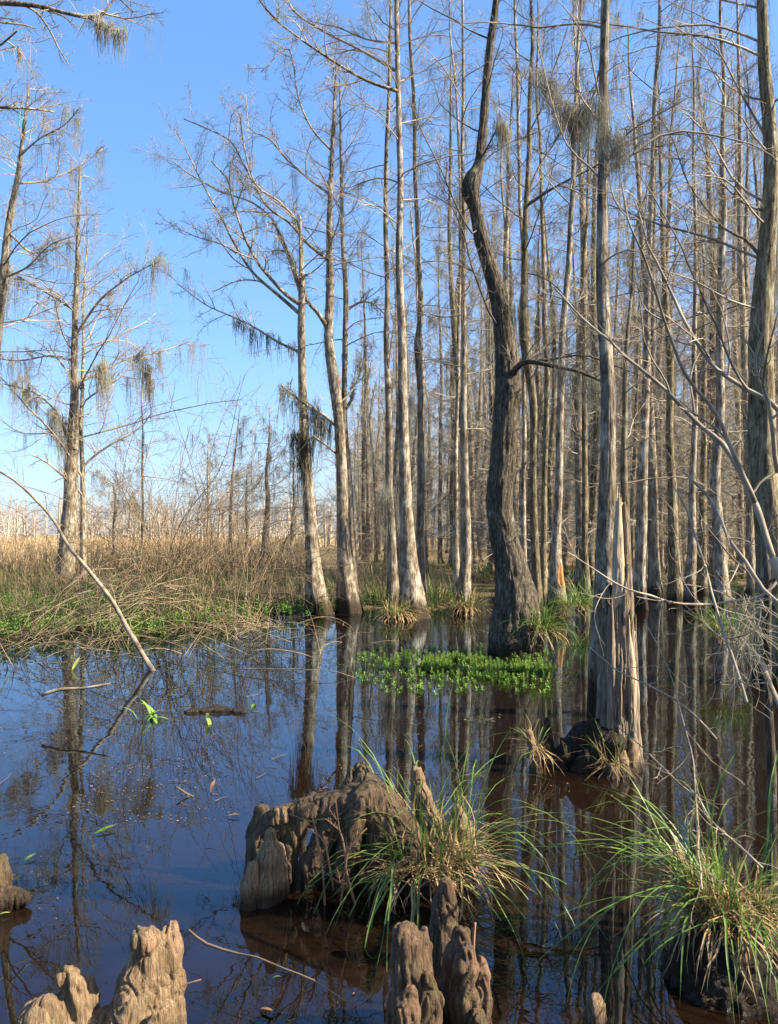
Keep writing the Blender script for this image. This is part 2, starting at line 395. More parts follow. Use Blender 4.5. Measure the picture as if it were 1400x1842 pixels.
# ------------------------------------------------------------------ tree builder
def trunk_geo(geo, pts, rad, sides=18, flutes=7, flare_h=.5, flare=.0, seed=0, rough=.06, furrow=0.):
    n = len(pts); tg = norm(np.gradient(pts, axis=0)); ref = np.array([1., .1, 0])
    u = norm(np.cross(tg, np.cross(ref, tg))); v = np.cross(tg, u)
    a = np.arange(sides)*2*math.pi/sides
    z = pts[:, 2]
    ph = rngof(seed).random(4)*6.28
    fl = np.exp(-np.maximum(z, 0)/flare_h)[:, None]
    flu = fl*(.26*np.cos(flutes*a[None]+ph[0]+.5*np.sin(z[:, None]*1.3))+.14*np.cos((flutes+3)*a[None]+ph[1]))*flare
    circ = np.stack([np.cos(a)[None]*np.ones((n, 1)), np.sin(a)[None]*np.ones((n, 1)), z[:, None]*np.ones((1, sides))], -1)
    nz = fbm(circ*np.array([1.6, 1.6, 1.8])+seed*3.1, seed)*rough+rough*.6*vnoise(circ*np.array([4, 4, 3.5]), seed+5)
    if furrow:
        wz = circ+.35*np.stack([vnoise(circ*2.2, seed+11), vnoise(circ*2.2+7, seed+12), 0*circ[..., 0]], -1)
        nz = nz-furrow*np.exp(-(vnoise(wz*np.array([6.5, 6.5, 2.2]), seed+13)/.16)**2)-.6*furrow*np.exp(-(vnoise(wz*np.array([11, 11, 5.5]), seed+14)/.18)**2)+.5*furrow
    rr = rad[:, None]*(1+flu+nz)
    ring = pts[:, None]+rr[..., None]*(np.cos(a)[None, :, None]*u[:, None]+np.sin(a)[None, :, None]*v[:, None])
    b = (np.arange(n-1)*sides)[:, None]; k = np.arange(sides)[None]; k2 = (k+1) % sides
    q = np.stack([b+k, b+k2, b+sides+k2, b+sides+k], -1).reshape(-1, 4)
    top = pts[-1]+tg[-1]*rad[-1]
    tk = np.stack([(n-1)*sides+k[0], (n-1)*sides+k2[0], np.full(sides, n*sides)], -1)
    geo.raw(np.concatenate([ring.reshape(-1, 3), top[None]]), q, tk)

def strands(rng, p0, L, m=7, wander=.16, r=.0028, down=1.0):
    wander = wander*.55; K = len(p0); d = np.stack([rng.normal(size=K)*.12, rng.normal(size=K)*.12, -np.ones(K)*down], -1)
    pts = grow(rng, p0, d, L, m, up=-.45, wander=wander)
    rad = r*(.7+.6*rng.random((K, 1)))*np.linspace(1, .55, m)[None]
    return pts, rad

def interp_poly(P, t):
    fi = np.clip(t, 0, .9999)*(len(P)-1); i = fi.astype(int); f = (fi-i)[:, None]
    return P[i]*(1-f)+P[np.minimum(i+1, len(P)-1)]*f

def moss_geo(rng, anchors, per, lens, spread=.05, r=.0028, m=7, wander=.16):
    """bunches of strands hung from the anchor points"""
    K = len(anchors); p = np.repeat(anchors, per, axis=0)+rng.normal(size=(K*per, 3))*spread*np.array([1, 1, .5])
    L = np.repeat(lens, per)*(.3+.8*rng.random(K*per)**.8)
    return strands(rng, p, L, m, wander, r)

def make_tree(name, label, Yd, path, cat='tree', group=None, mat='cypress', twig='twig', h0=620, n1=22, bl=(2.2, 1.0), el=(8, 50), k2=10, k3=6, k4=0,
              limbs=(), lean=0., seed=1, flutes=7, flare=1., flare_h=.6, moss=0, moss_len=(.25, .7), trunk_moss=0, moss_mat='moss', sides=18, extend=True, rmin=None,
              rough=.06, h1=None, base_drop=.45, side_bias=0., t_top=1.0, wf=.82, furrow=0., step=.16):
    rng = rngof(seed)
    s = Yd/F
    ctrl = []
    p0 = path[0]; n = len(path)
    for i, (px, py, w) in enumerate(path):
        f = max(0, (path[0][1]-py)/1000.0)
        q = A(px, py, Yd+lean*f); ctrl.append([*q, w*.5*s*wf*(1 if i else .86)])
    ctrl = np.array(ctrl)
    if extend:                                # the tree goes on above the picture
        last, prev = ctrl[-1], ctrl[-2]
        d = (last[:3]-prev[:3])/np.linalg.norm(last[:3]-prev[:3])
        H = max(1.5, last[3]*55)
        e1 = last.copy(); e1[:3] = last[:3]+(d*.6+np.array([0, 0, .4]))*H*.5; e1[3] = last[3]*.6
        e2 = e1.copy(); e2[:3] = e1[:3]+np.array([rng.normal()*.2, rng.normal()*.2, 1])*H*.5; e2[3] = .008
        ctrl = np.vstack([ctrl, e1, e2])
    b = ctrl[0].copy(); b[2] = min(b[2], 0)-base_drop; b[3] *= 1.12
    ctrl = np.vstack([b, ctrl])
    P = catmull(ctrl, step); pts, rad = P[:, :3].copy(), np.maximum(P[:, 3], .006)
    pts += .035*np.stack([vnoise(np.stack([pts[:, 2]*.7+seed, 0*rad, 0*rad], -1), seed), vnoise(np.stack([pts[:, 2]*.7, 3+0*rad, 0*rad], -1), seed+1), 0*rad], -1)*np.clip(pts[:, 2:3], 0, 1)
    base = np.array([ctrl[1][0], ctrl[1][1], 0.0])
    root = thing(name, label, cat, base, group)
    g = Geo(); trunk_geo(g, pts, rad, sides, flutes, flare_h, flare, seed, rough, furrow); g.obj('trunk', M[mat], root, base)
    if rmin is None: rmin = .0019*max(1, Yd/14.)
    crown = Geo(); prims = []
    # traced limbs
    for li, lb in enumerate(limbs):
        lp, w0, w1, dy = lb[:4]
        m = len(lp); c = np.array([[*A(px, py, Yd+lean*max(0, (path[0][1]-py)/1000.)+dy*i/(m-1)), (w0+(w1-w0)*(i/(m-1))**.7)*.38*s] for i, (px, py) in enumerate(lp)])
        Q = catmull(c, .15); q, r = Q[:, :3], np.maximum(Q[:, 3], rmin)
        q = q+.03*np.stack([vnoise(q*1.9+9, seed+li), vnoise(q*1.9+5, seed+li+3), vnoise(q*1.9, seed+li+7)], -1)*np.linspace(0, 1, len(q))[:, None]
        lg = Geo(); lg.tubes(q, r, 8, True); lg.obj('limb', M[mat if w0 > 8 else twig], root, base)
        i16 = np.linspace(0, len(q)-1, 14); qq = interp_poly(q, np.linspace(0, 1, 14)); rr = np.interp(i16, np.arange(len(r)), r)
        prims.append((qq, rr, np.sum(np.linalg.norm(np.diff(qq, axis=0), axis=1)), lb[4] if len(lb) > 4 else 1.0))
    # branches off the trunk
    zs = CAM_H+(HY-h0)/F*Yd; ztop = pts[-1, 2]*t_top if h1 is None else CAM_H+(HY-h1)/F*Yd
    B = []
    if n1:
        zt = zs+(ztop-zs)*(np.arange(n1)+rng.random(n1))/n1
        i = np.searchsorted(pts[:, 2], zt).clip(1, len(pts)-1)
        f = (zt-zs)/(ztop-zs); az = np.arange(n1)*2.4+rng.normal(size=n1)*.5
        if side_bias: az = np.where(rng.random(n1) < abs(side_bias), (0 if side_bias > 0 else math.pi)+rng.normal(size=n1)*.7, az)
        e = np.radians(el[0]+(el[1]-el[0])*f+rng.normal(size=n1)*9)
        d = np.stack([np.cos(az)*np.cos(e), np.sin(az)*np.cos(e), np.sin(e)], -1)
        L = (bl[0]+(bl[1]-bl[0])*f)*(.45+.75*rng.random(n1))
        p = grow(rng, pts[i], d, L, 10, up=.02, wander=.13)
        r0 = np.minimum(rad[i]*.40, .006+L*.0042)
        r = np.maximum(r0[:, None]*np.linspace(1, .3, 10)[None], rmin)
        crown.tubes(p, r, 5); B.append((p, r, L))
    if prims:
        crown_l = []
        p = np.stack([a[0] for a in prims]); r = np.stack([a[1] for a in prims]); L = np.array([a[2] for a in prims])
        c = spawn(rng, p, r, L, 12, .2, 1., 42, 12, .36, .55, 9, .03, .14, .55, rmin, .35)
        crown.tubes(c[0], c[1], 4); B.append(c)
        c2 = spawn(rng, p, r, L, 10, .3, 1., 50, 15, .12, .4, 5, .02, .18, .4, rmin, .3); crown.tubes(c2[0], c2[1], 3)
    allp = []
    for (p, r, L) in B:
        c = spawn(rng, p, r, L, k2, .12, 1., 48, 13, .42, .6, 6, .03, .17, .55, rmin, .55)
        crown.tubes(c[0], c[1], 3); allp.append(p.reshape(-1, 3))
        if k3:
            c3 = spawn(rng, c[0], c[1], c[2], k3, .15, 1., 46, 14, .5, .5, 4, .03, .2, .6, rmin, .5); crown.tubes(c3[0], c3[1], 3)
            if k4:
                c4 = spawn(rng, c3[0], c3[1], c3[2], k4, .2, 1., 45, 14, .5, .4, 3, .02, .2, .6, rmin, .4); crown.tubes(c4[0], c4[1], 3)
    if crown.n: crown.obj('crown', M[twig], root, base)
    mg = Geo()
    if moss and allp:
        ap = np.concatenate(allp); an = ap[rng.integers(0, len(ap), moss)]
        sp = moss_geo(rng, an, 16, moss_len[0]+(moss_len[1]-moss_len[0])*rng.random(moss)**1.6, .05, .0013*max(1, Yd/10.)); mg.tubes(sp[0], sp[1], 3)
    if trunk_moss:
        sel = np.where((pts[:, 2] > .9) & (pts[:, 2] < CAM_H+(HY+50-0)/F*Yd))[0]
        i = rng.choice(sel, trunk_moss); a = rng.random(trunk_moss)*6.28
        p = pts[i]+np.stack([np.cos(a), np.sin(a), 0*a], -1)*rad[i][:, None]*1.02
        sp = moss_geo(rng, p, 5, .08+.35*rng.random(trunk_moss)**2, .02, .0014*max(1, Yd/10.), wander=.22); mg.tubes(sp[0], sp[1], 3)
    if mg.n: stuff(mg.obj('hanging_moss', M[moss_mat], root, base))
    return root

# ------------------------------------------------------------------ the trees one can tell apart
make_tree('cypress_tree', 'tall mossy double cypress standing alone at the reed field on the left', 26.,
    [(118, 1060, 40), (122, 1000, 30), (125, 900, 25), (128, 810, 23), (134, 720, 15), (137, 600, 11), (138, 480, 8), (141, 380, 5.5), (143, 300, 3.5)], h0=800, n1=34, bl=(5.2, 1.6), el=(6, 42), k2=10, k3=5, seed=11, moss=130, moss_len=(.4, 2.0), trunk_moss=170, moss_mat='moss_pale', wf=1.,
    limbs=[([(150, 1062), (150, 960), (149, 860), (146, 770), (149, 690), (150, 600), (153, 500), (158, 430)], 18, 3, 1.),
           ([(128, 800), (110, 760), (98, 735), (60, 705), (10, 690)], 9, 3, -1.), ([(136, 690), (180, 670), (230, 645), (290, 632), (345, 612)], 8, 2, 1.5),
           ([(138, 600), (180, 540), (230, 500), (285, 470)], 7, 2, -1.), ([(137, 560), (90, 530), (40, 500), (20, 490)], 7, 2, .8), ([(136, 650), (90, 640), (40, 648), (-20, 645)], 7, 2, 1)], extend=False, flare=1.1)
make_tree('cypress_tree', 'leaning moss-draped cypress cut by the left edge', 19.,
    [(-40, 1090, 50), (-34, 960, 32), (-24, 800, 27), (-12, 660, 23), (3, 530, 19), (18, 400, 15), (30, 310, 10), (42, 230, 7), (52, 160, 4)], h0=640, n1=30, bl=(4.0, 1.2), el=(8, 40), seed=12, moss=40, moss_len=(.4, 1.3), trunk_moss=170, extend=False,
    limbs=[([(30, 330), (80, 325), (140, 300), (185, 270)], 6, 2, 1.), ([(36, 280), (70, 250), (115, 225), (150, 190)], 5, 2, -.6), ([(18, 420), (60, 455), (115, 440), (140, 420)], 6, 2, .6), ([(8, 500), (50, 480), (90, 440), (135, 425)], 6, 2, -1.)])
make_tree('cypress_tree', 'cypress left of the picture, reaching its mossy boughs into the top left corner', 10.,
    [(-330, 1215, 110), (-325, 1000, 70), (-315, 700, 58), (-305, 400, 52), (-300, 100, 44), (-300, -150, 36)], h0=300, n1=8, bl=(2.2, 1.6), el=(10, 40), seed=13, moss=14, side_bias=-.9,
    limbs=[([(-300, 10), (-150, -10), (0, 5), (60, 12), (130, 24), (185, 28), (215, -20)], 22, 4, 0), ([(-305, 240), (-150, 190), (0, 192), (50, 195), (98, 204)], 14, 4, .6), ([(-303, 160), (-160, 120), (-20, 90), (30, 55)], 12, 3, -1), ([(-302, 80), (-100, -30), (60, -40), (190, -20), (240, 20)], 12, 3, .8)])
# thin far trees over the reed field
for k, (pth, y, lab, hh) in enumerate([
    ([(256, 1020, 7), (256, 900, 5.5), (257, 800, 4), (257, 690, 2.5), (258, 620, 1)], 34., 'thin pale sapling cypress rising just right of the mossy double cypress', 860),
    ([(375, 1015, 6), (375, 920, 5), (374, 850, 3.5), (377, 780, 1)], 40., 'small thin cypress over the reeds, leftmost of three beyond the brush', 930),
    ([(414, 1010, 10), (416, 930, 7), (420, 850, 5), (425, 790, 3), (432, 730, 1)], 38., 'small forked cypress over the reeds, middle of three beyond the brush', 930),
    ([(476, 1045, 24), (478, 970, 15), (481, 900, 11), (478, 850, 7), (483, 790, 4), (484, 735, 1.2)], 31., 'stout short cypress with hanging moss beyond the brush', 940),
    ([(524, 1040, 11), (526, 960, 8), (529, 900, 6), (527, 850, 4), (533, 800, 1)], 33., 'short dim cypress just left of the leaning lichened trunk', 950),
    ([(208, 1010, 12), (207, 960, 9), (208, 900, 6), (204, 870, 4)], 32., 'short ragged broken-topped tree right of the mossy double cypress', 930),
    ([(442, 1010, 7), (443, 960, 6), (444, 900, 5), (446, 850, 2)], 36., 'little dead pole tree between the forked and stout cypresses', 940)]):
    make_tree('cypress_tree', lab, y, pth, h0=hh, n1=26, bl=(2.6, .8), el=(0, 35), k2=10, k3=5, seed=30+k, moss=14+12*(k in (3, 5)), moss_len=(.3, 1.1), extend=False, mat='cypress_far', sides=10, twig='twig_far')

make_tree('cypress_tree', 'grey cypress forking into big boughs over the left sky', 17.6,
    [(574, 1108, 60), (566, 1060, 42), (561, 980, 29), (553, 850, 24), (548, 740, 20), (544, 620, 17), (542, 545, 15), (541, 470, 9), (537, 390, 5)], h0=520, n1=10, bl=(2., 1.), seed=41, k2=9, k3=5, moss=26, moss_len=(.3, .9), trunk_moss=70, extend=False, flare=1.3,
    limbs=[([(541, 548), (515, 530), (488, 502), (462, 470), (440, 425), (422, 370), (408, 320), (380, 290)], 11, 3, -.8),
           ([(540, 565), (500, 530), (455, 490), (425, 445), (400, 395), (375, 350), (350, 300), (315, 235)], 10, 2.5, .8),
           ([(541, 530), (525, 480), (505, 430), (490, 395), (455, 365), (400, 345), (350, 320), (310, 290)], 8, 2.5, 1.2),
           ([(541, 500), (540, 440), (536, 400), (500, 360), (460, 330), (440, 260), (430, 200)], 8, 2, -1.),
           ([(543, 635), (500, 615), (460, 590), (425, 572), (370, 548), (322, 512)], 7, 2, .6, .5),
           ([(425, 455), (400, 440), (350, 425), (292, 395)], 5, 1.5, .5)])
make_tree('cypress_tree', 'crooked cypress with mossy bark right of the forking one', 17.9,
    [(630, 1106, 62), (625, 1050, 40), (617, 960, 27), (613, 860, 25), (608, 760, 22), (600, 680, 24), (592, 600, 20), (591, 480, 16), (594, 380, 12), (596, 280, 9), (600, 190, 6), (603, 120, 3)], h0=500, n1=20, bl=(2.2, 1.), el=(20, 50), seed=42, moss=34, moss_len=(.3, 1.1), trunk_moss=260, extend=False, flare=1.3,
    limbs=[([(590, 590), (570, 560), (552, 540), (530, 485), (505, 425), (490, 400)], 12, 4, -.6), ([(592, 468), (555, 440), (520, 400), (480, 370), (440, 300), (410, 250), (330, 215)], 9, 2.5, -.5),
           ([(594, 350), (560, 325), (520, 290), (485, 250), (450, 230), (440, 170)], 7, 2, .4), ([(596, 270), (560, 230), (535, 170), (520, 90), (470, 130)], 6, 2, -.8),
           ([(604, 765), (580, 745), (550, 728), (506, 695)], 9, 5, -.8, .5), ([(604, 815), (585, 800), (560, 785)], 6, 4, -.6, .4), ([(606, 730), (635, 700), (655, 650), (660, 610)], 6, 2, .5)])
make_tree('cypress_tree', 'straight slim cypress close behind the crooked mossy one', 19.2,
    [(640, 1085, 26), (632, 960, 16), (626, 850, 14), (621, 740, 13), (621, 650, 12), (621, 540, 12), (619, 430, 9), (615, 300, 7), (613, 190, 4), (612, 140, 2)], h0=640, n1=24, bl=(2., .8), seed=43, moss=20, trunk_moss=80, extend=False,
    limbs=[([(622, 560), (645, 545), (670, 545), (700, 575)], 7, 3, .4, .6), ([(622, 735), (632, 720), (634, 700), (634, 690)], 9, 5, .3, .3)])
make_tree('cypress_tree', 'slim straight grey trunk left of the broad-based pale cypress', 18.2,
    [(706, 1108, 44), (706, 1040, 25), (704, 950, 18), (701, 800, 15), (698, 650, 13), (694, 500, 11), (695, 350, 10), (698, 200, 8), (701, 60, 7), (702, 0, 6)], h0=560, n1=26, bl=(2.4, 1.2), seed=44, moss=18)
make_tree('cypress_tree', 'pale tall cypress on a broad fluted base beside the green water plants', 16.8,
    [(742, 1118, 78), (741, 1070, 54), (736, 1000, 38), (731, 900, 29), (727, 800, 24), (722, 660, 20), (718, 480, 16), (719, 300, 13), (716, 120, 11), (712, 0, 9)], h0=480, n1=24, bl=(2.6, 1.4), el=(14, 45), seed=45, moss=18, trunk_moss=60, flare=1.3,
    limbs=[([(718, 165), (660, 145), (600, 110), (540, 70), (490, 30), (460, -10)], 9, 3, -1., .8), ([(716, 130), (650, 90), (580, 55), (530, 20), (500, -40)], 8, 3, 1., .8), ([(714, 78), (660, 70), (610, 50), (560, 40)], 6, 2, .4, .8)])
make_tree('cypress_tree', 'pale kinked slim cypress right of the broad-based one', 19.,
    [(757, 1096, 34), (757, 1040, 22), (757, 930, 17), (758, 780, 14), (755, 680, 13), (750, 625, 14), (755, 560, 12), (751, 430, 10), (748, 280, 9), (743, 130, 8), (736, 0, 6)], h0=660, n1=26, bl=(2.4, 1.2), seed=46, moss=20)
make_tree('cypress_tree', 'bright white-barked straight cypress left of the dark crooked tupelo', 18.,
    [(834, 1102, 46), (835, 1050, 28), (837, 960, 20), (835, 850, 17), (834, 700, 14), (833, 540, 11), (832, 380, 9), (832, 200, 7), (832, 0, 5.5)], h0=700, n1=28, bl=(2.6, 1.1), seed=47, moss=14)
make_tree('cypress_tree', 'thin grey cypress close behind the white-barked one', 21.,
    [(820, 1080, 22), (821, 1000, 13), (820, 850, 10), (823, 700, 8), (826, 500, 7), (827, 350, 6), (820, 180, 4.5), (808, 0, 3)], h0=800, n1=24, bl=(2.2, 1.), seed=48, moss=16)
make_tree('tupelo_tree', 'dark crooked thick-barked tupelo standing in the green water plants', 11.9,
    [(926, 1175, 112), (928, 1140, 98), (930, 1080, 78), (922, 1020, 62), (908, 960, 50), (901, 900, 48), (907, 840, 48), (913, 760, 49), (914, 690, 48), (909, 620, 40), (902, 550, 34), (888, 490, 29), (870, 430, 26), (856, 375, 24), (846, 345, 32), (849, 322, 31), (858, 296, 19), (864, 245, 17), (873, 160, 15), (882, 80, 13.5), (893, 0, 12)],
    mat='tupelo', twig='twig_dark', h0=330, n1=12, bl=(1.6, 1.2), el=(20, 55), k2=7, k3=4, seed=49, moss=16, moss_mat='moss_dark', trunk_moss=130, flare=.35, flutes=4, flare_h=.4, sides=84, rough=.10, wf=.93, furrow=.11, step=.05,
    limbs=[([(918, 690), (928, 664), (948, 650), (985, 656), (1040, 668), (1090, 690)], 20, 5, -1., .5), ([(945, 650), (975, 630), (1000, 600), (1030, 575), (1060, 560)], 9, 2, .6), ([(950, 651), (1000, 645), (1040, 640), (1085, 648), (1160, 680)], 9, 2, -.4),
           ([(866, 400), (850, 420), (822, 370), (800, 320), (760, 240), (740, 190)], 6, 2, -.6), ([(905, 600), (880, 560), (850, 480), (826, 400), (790, 330)], 7, 2, -.8), ([(852, 310), (880, 260), (895, 230)], 6, 3, -.3, .4)])
make_tree('cypress_tree', 'moss-bearded grey cypress rising close behind the tupelo', 18.4,
    [(968, 1110, 32), (965, 1040, 20), (960, 930, 17), (958, 820, 15), (957, 720, 17), (950, 640, 22), (943, 570, 22), (944, 490, 14), (948, 380, 12), (952, 250, 10), (956, 100, 8), (953, 0, 6)], h0=520, n1=24, bl=(2.8, 1.3), seed=50, mat='mossy', moss=24, trunk_moss=170, twig='twig_dark',
    limbs=[([(948, 370), (985, 345), (1030, 320), (1085, 290), (1140, 250), (1180, 235)], 8, 2.5, -1.5), ([(949, 350), (970, 300), (1010, 240), (1045, 190), (1070, 150)], 7, 2, .5)])
make_tree('cypress_tree', 'very thin pale cypress, top passing right of the tupelo crown', 20.5,
    [(944, 1085, 18), (943, 900, 10), (942, 700, 9), (940, 500, 8.5), (937, 350, 8), (932, 180, 7), (928, 0, 5.5)], h0=560, n1=20, bl=(2., 1.1), seed=51, moss=8)
make_tree('cypress_tree', 'dim narrow cypress midway between the tupelo and the orange-scarred trunk', 21.,
    [(977, 1075, 20), (979, 950, 13), (981, 800, 12), (982, 650, 12), (979, 500, 10), (973, 350, 8), (968, 200, 6), (966, 60, 4)], h0=680, n1=24, bl=(2.2, 1.), seed=52, moss=20, mat='mossy')
make_tree('cypress_tree', 'straight cypress with an orange scar low on its trunk', 17.2,
    [(1004, 1110, 52), (1003, 1060, 36), (1003, 980, 22), (1005, 880, 18), (1009, 740, 16), (1015, 580, 14), (1024, 440, 12), (1033, 300, 10), (1039, 160, 8), (1043, 0, 6.5)], h0=620, n1=24, bl=(2.4, 1.2), seed=53, moss=26)
make_tree('cypress_tree', 'tall grey cypress standing directly behind the broken snag', 7.8,
    [(1078, 1290, 54), (1080, 1210, 47), (1083, 1100, 43), (1085, 980, 38), (1087, 850, 31), (1087, 700, 27), (1086, 560, 24), (1087, 400, 21), (1090, 250, 19), (1089, 120, 17), (1087, 0, 15)], h0=330, n1=12, bl=(1.7, 1.1), el=(25, 45), k2=8, k3=5, seed=54, moss=8, trunk_moss=60, flare=.45, sides=64, wf=.92, furrow=.05, step=.06,
    limbs=[([(1088, 300), (1120, 250), (1150, 225), (1200, 195), (1240, 170)], 7, 2, -.5), ([(1088, 330), (1060, 300), (1020, 260), (985, 160), (960, 60)], 7, 2, .5), ([(1087, 470), (1130, 450), (1180, 470), (1230, 520)], 5, 1.5, -.4)])
make_tree('cypress_tree', 'brown cypress right behind the top of the broken snag', 18.6,
    [(1150, 1098, 44), (1152, 1030, 27), (1157, 880, 22), (1162, 740, 18), (1165, 600, 15), (1170, 450, 13), (1177, 240, 10), (1182, 100, 8), (1185, 0, 6)], h0=560, n1=26, bl=(2.8, 1.2), seed=55, moss=30)
make_tree('cypress_tree', 'pale fluted cypress standing alone left of the right-edge shrub', 18.,
    [(1296, 1102, 56), (1295, 1040, 34), (1291, 950, 25), (1290, 840, 22), (1293, 720, 19), (1296, 560, 16), (1299, 400, 13), (1301, 220, 10), (1299, 80, 7), (1299, 0, 6)], h0=620, n1=26, bl=(3., 1.3), seed=56, moss=34, trunk_moss=60)
make_tree('cypress_tree', 'lean two-toned cypress with pale split base left of the pale fluted one', 18.4,
    [(1243, 1104, 34), (1242, 1050, 24), (1244, 950, 17), (1247, 850, 14), (1251, 700, 11), (1252, 500, 9), (1250, 340, 7), (1248, 180, 5), (1247, 60, 3)], h0=680, n1=22, bl=(2.4, 1.1), seed=57, moss=24)
make_tree('cypress_tree', 'dark-based stout trunk halfway between snag and pale fluted cypress', 20.5,
    [(1217, 1086, 40), (1214, 1030, 26), (1210, 930, 21), (1206, 820, 18), (1205, 680, 15), (1196, 520, 12), (1190, 380, 9), (1186, 250, 6)], h0=760, n1=22, bl=(2.4, 1.), seed=58, moss=30, mat='mossy')
make_tree('cypress_tree', 'big mossy trunk standing at the right edge of the picture', 9.5,
    [(1388, 1232, 92), (1388, 1160, 70), (1384, 1000, 58), (1378, 850, 54), (1374, 700, 50), (1372, 600, 48), (1378, 480, 38), (1384, 360, 31), (1386, 240, 27), (1381, 120, 24), (1377, 0, 20)], h0=480, n1=20, bl=(2.4, 1.4), el=(10, 45), k2=8, k3=5, seed=59, mat='mossy', moss=34, moss_len=(.2, .6), trunk_moss=420, sides=64, flare=.6, side_bias=-.35, furrow=.06, step=.06, wf=.86,
    limbs=[([(1374, 470), (1340, 430), (1300, 410), (1240, 330), (1210, 250), (1180, 200)], 9, 2, .8), ([(1378, 380), (1330, 360), (1280, 300), (1250, 240)], 7, 2, -.6), ([(1380, 250), (1330, 160), (1290, 90), (1240, 30)], 7, 2, .5), ([(1375, 560), (1310, 540), (1240, 500), (1170, 480)], 7, 2, -.5)])
make_tree('sapling', 'dark slender sapling stem rising at the right edge beside the big tussock', 3.6,
    [(1384, 1668, 24), (1384, 1560, 21), (1386, 1400, 19), (1385, 1250, 18), (1390, 1100, 16), (1388, 1000, 14)], mat='tupelo', twig='twig_dark', h0=1100, n1=4, bl=(.5, .4), k2=4, k3=2, seed=60, extend=False, sides=10, flare=.2)
make_tree('cypress_tree', 'dim mossy trunk midway between the orange-scarred cypress and the snag', 21.5,
    [(1055, 1080, 22), (1054, 980, 14), (1053, 850, 12), (1051, 720, 11), (1050, 560, 9), (1054, 420, 7), (1060, 280, 5)], h0=760, n1=24, bl=(2.6, 1.), seed=61, moss=34, mat='mossy')
make_tree('cypress_tree', 'slim trunk hugging the snag on its right, mossy and brown', 12.5,
    [(1127, 1164, 34), (1129, 1080, 22), (1128, 960, 17), (1124, 850, 15), (1126, 750, 12), (1128, 640, 9), (1136, 520, 6), (1140, 420, 4)], h0=900, n1=16, bl=(1.6, .8), seed=62, moss=24, mat='mossy', extend=False, trunk_moss=80)

scar_tree = [o for o in bpy.data.objects if o.get('label', '').startswith('straight cypress with an orange')][0]
M['scar'] = simple('orange_scar', (.20, .075, .018), (.46, .20, .045), 7, .7, stretch=(2, 2, .5))
so_ = np.array(scar_tree.location); tk = [c_ for c_ in scar_tree.children if c_.name.startswith('trunk')][0].data; co = np.empty(len(tk.vertices)*3); tk.vertices.foreach_get('co', co); co = co.reshape(-1, 3)
co, ring_n = co[:-1].reshape(-1, 18, 3), 18; zc = co[:, :, 2].mean(1); sel = (zc > .35) & (zc < 1.15); rg_ = co[sel]; ctr = rg_.mean(1, keepdims=True)
ang = np.arctan2(rg_[..., 1]-ctr[..., 1], rg_[..., 0]-ctr[..., 0])
g = Geo(); aa = np.linspace(-1.55, -.25, 9); out = []
for k in range(len(rg_)):
    od = np.argsort(ang[k]); rr = np.interp(aa, ang[k][od], np.linalg.norm((rg_[k]-ctr[k])[:, :2], axis=1)[od])
    taper = 1-.55*abs(2*k/(len(rg_)-1)-1)**2; a2 = aa.mean()+(aa-aa.mean())*taper; lift = .012*np.sin(np.linspace(0, math.pi, 9))-.003
    out.append(np.stack([ctr[k, 0, 0]+(rr+lift)*np.cos(a2), ctr[k, 0, 1]+(rr+lift)*np.sin(a2), np.full(9, ctr[k, 0, 2])], -1))
out = np.array(out); nk = len(out); ii = (np.arange(nk-1)[:, None]*9+np.arange(8)[None]).ravel()
g.raw(out.reshape(-1, 3), np.stack([ii, ii+1, ii+10, ii+9], -1)); sco = g.obj('bark_scar', M['scar'], scar_tree, (0, 0, 0)); sco['label'] = 'orange resin scar'

# ------------------------------------------------------------------ the crowded wood behind: copies of seven trees
WOOD = 'trees deep in the wood'
protos = []
for k in range(7):
    rr = rngof(200+k); H = [820, 760, 900, 640, 860, 700, 780][k]; x0 = 700
    pth = [(x0, 1045, 30), (x0+rr.normal()*2, 1000, 17), (x0+rr.normal()*4, 1045-.3*H, 14), (x0+rr.normal()*8, 1045-.55*H, 11), (x0+rr.normal()*10, 1045-.8*H, 6), (x0+rr.normal()*12, 1045-H, 2)]
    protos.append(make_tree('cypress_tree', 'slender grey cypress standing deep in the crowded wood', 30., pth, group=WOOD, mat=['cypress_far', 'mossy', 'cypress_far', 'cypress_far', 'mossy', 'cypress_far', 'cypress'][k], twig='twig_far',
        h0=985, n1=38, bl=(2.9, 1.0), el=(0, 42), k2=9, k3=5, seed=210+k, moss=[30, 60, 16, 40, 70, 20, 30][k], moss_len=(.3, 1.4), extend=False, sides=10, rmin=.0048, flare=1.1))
rw = rngof(77); placed = []; spots = []
tries = 0
while len(spots) < 215 and tries < 20000:
    tries += 1
    Yd = 22.5+60*rw.random()**1.25; px = 640+800*rw.random()
    lo = np.interp(px, [640, 700, 780, 860, 960, 1600], [48, 38, 30, 25, 23, 22.5])
    if Yd < lo: continue
    x = (px-700)/F*Yd
    if any((x-a)**2+(Yd-b)**2 < (1.0+Yd*.012)**2 for a, b in placed): continue
    placed.append((x, Yd)); spots.append((x, Yd))
used = set(); wood_objs = []
for i, (x, y) in enumerate(spots):
    k = i % 7
    o = protos[k] if k not in used else copy_tree(protos[k]); used.add(k)
    o.location = (x, y, 0); o.rotation_euler = (rw.normal()*.03, rw.normal()*.03, rw.random()*6.28)
    z = .72+.5*rw.random(); wd = z*(.75+.5*rw.random()); o.scale = (wd, wd, z)
    wood_objs.append((700+F*x/y, y, o))
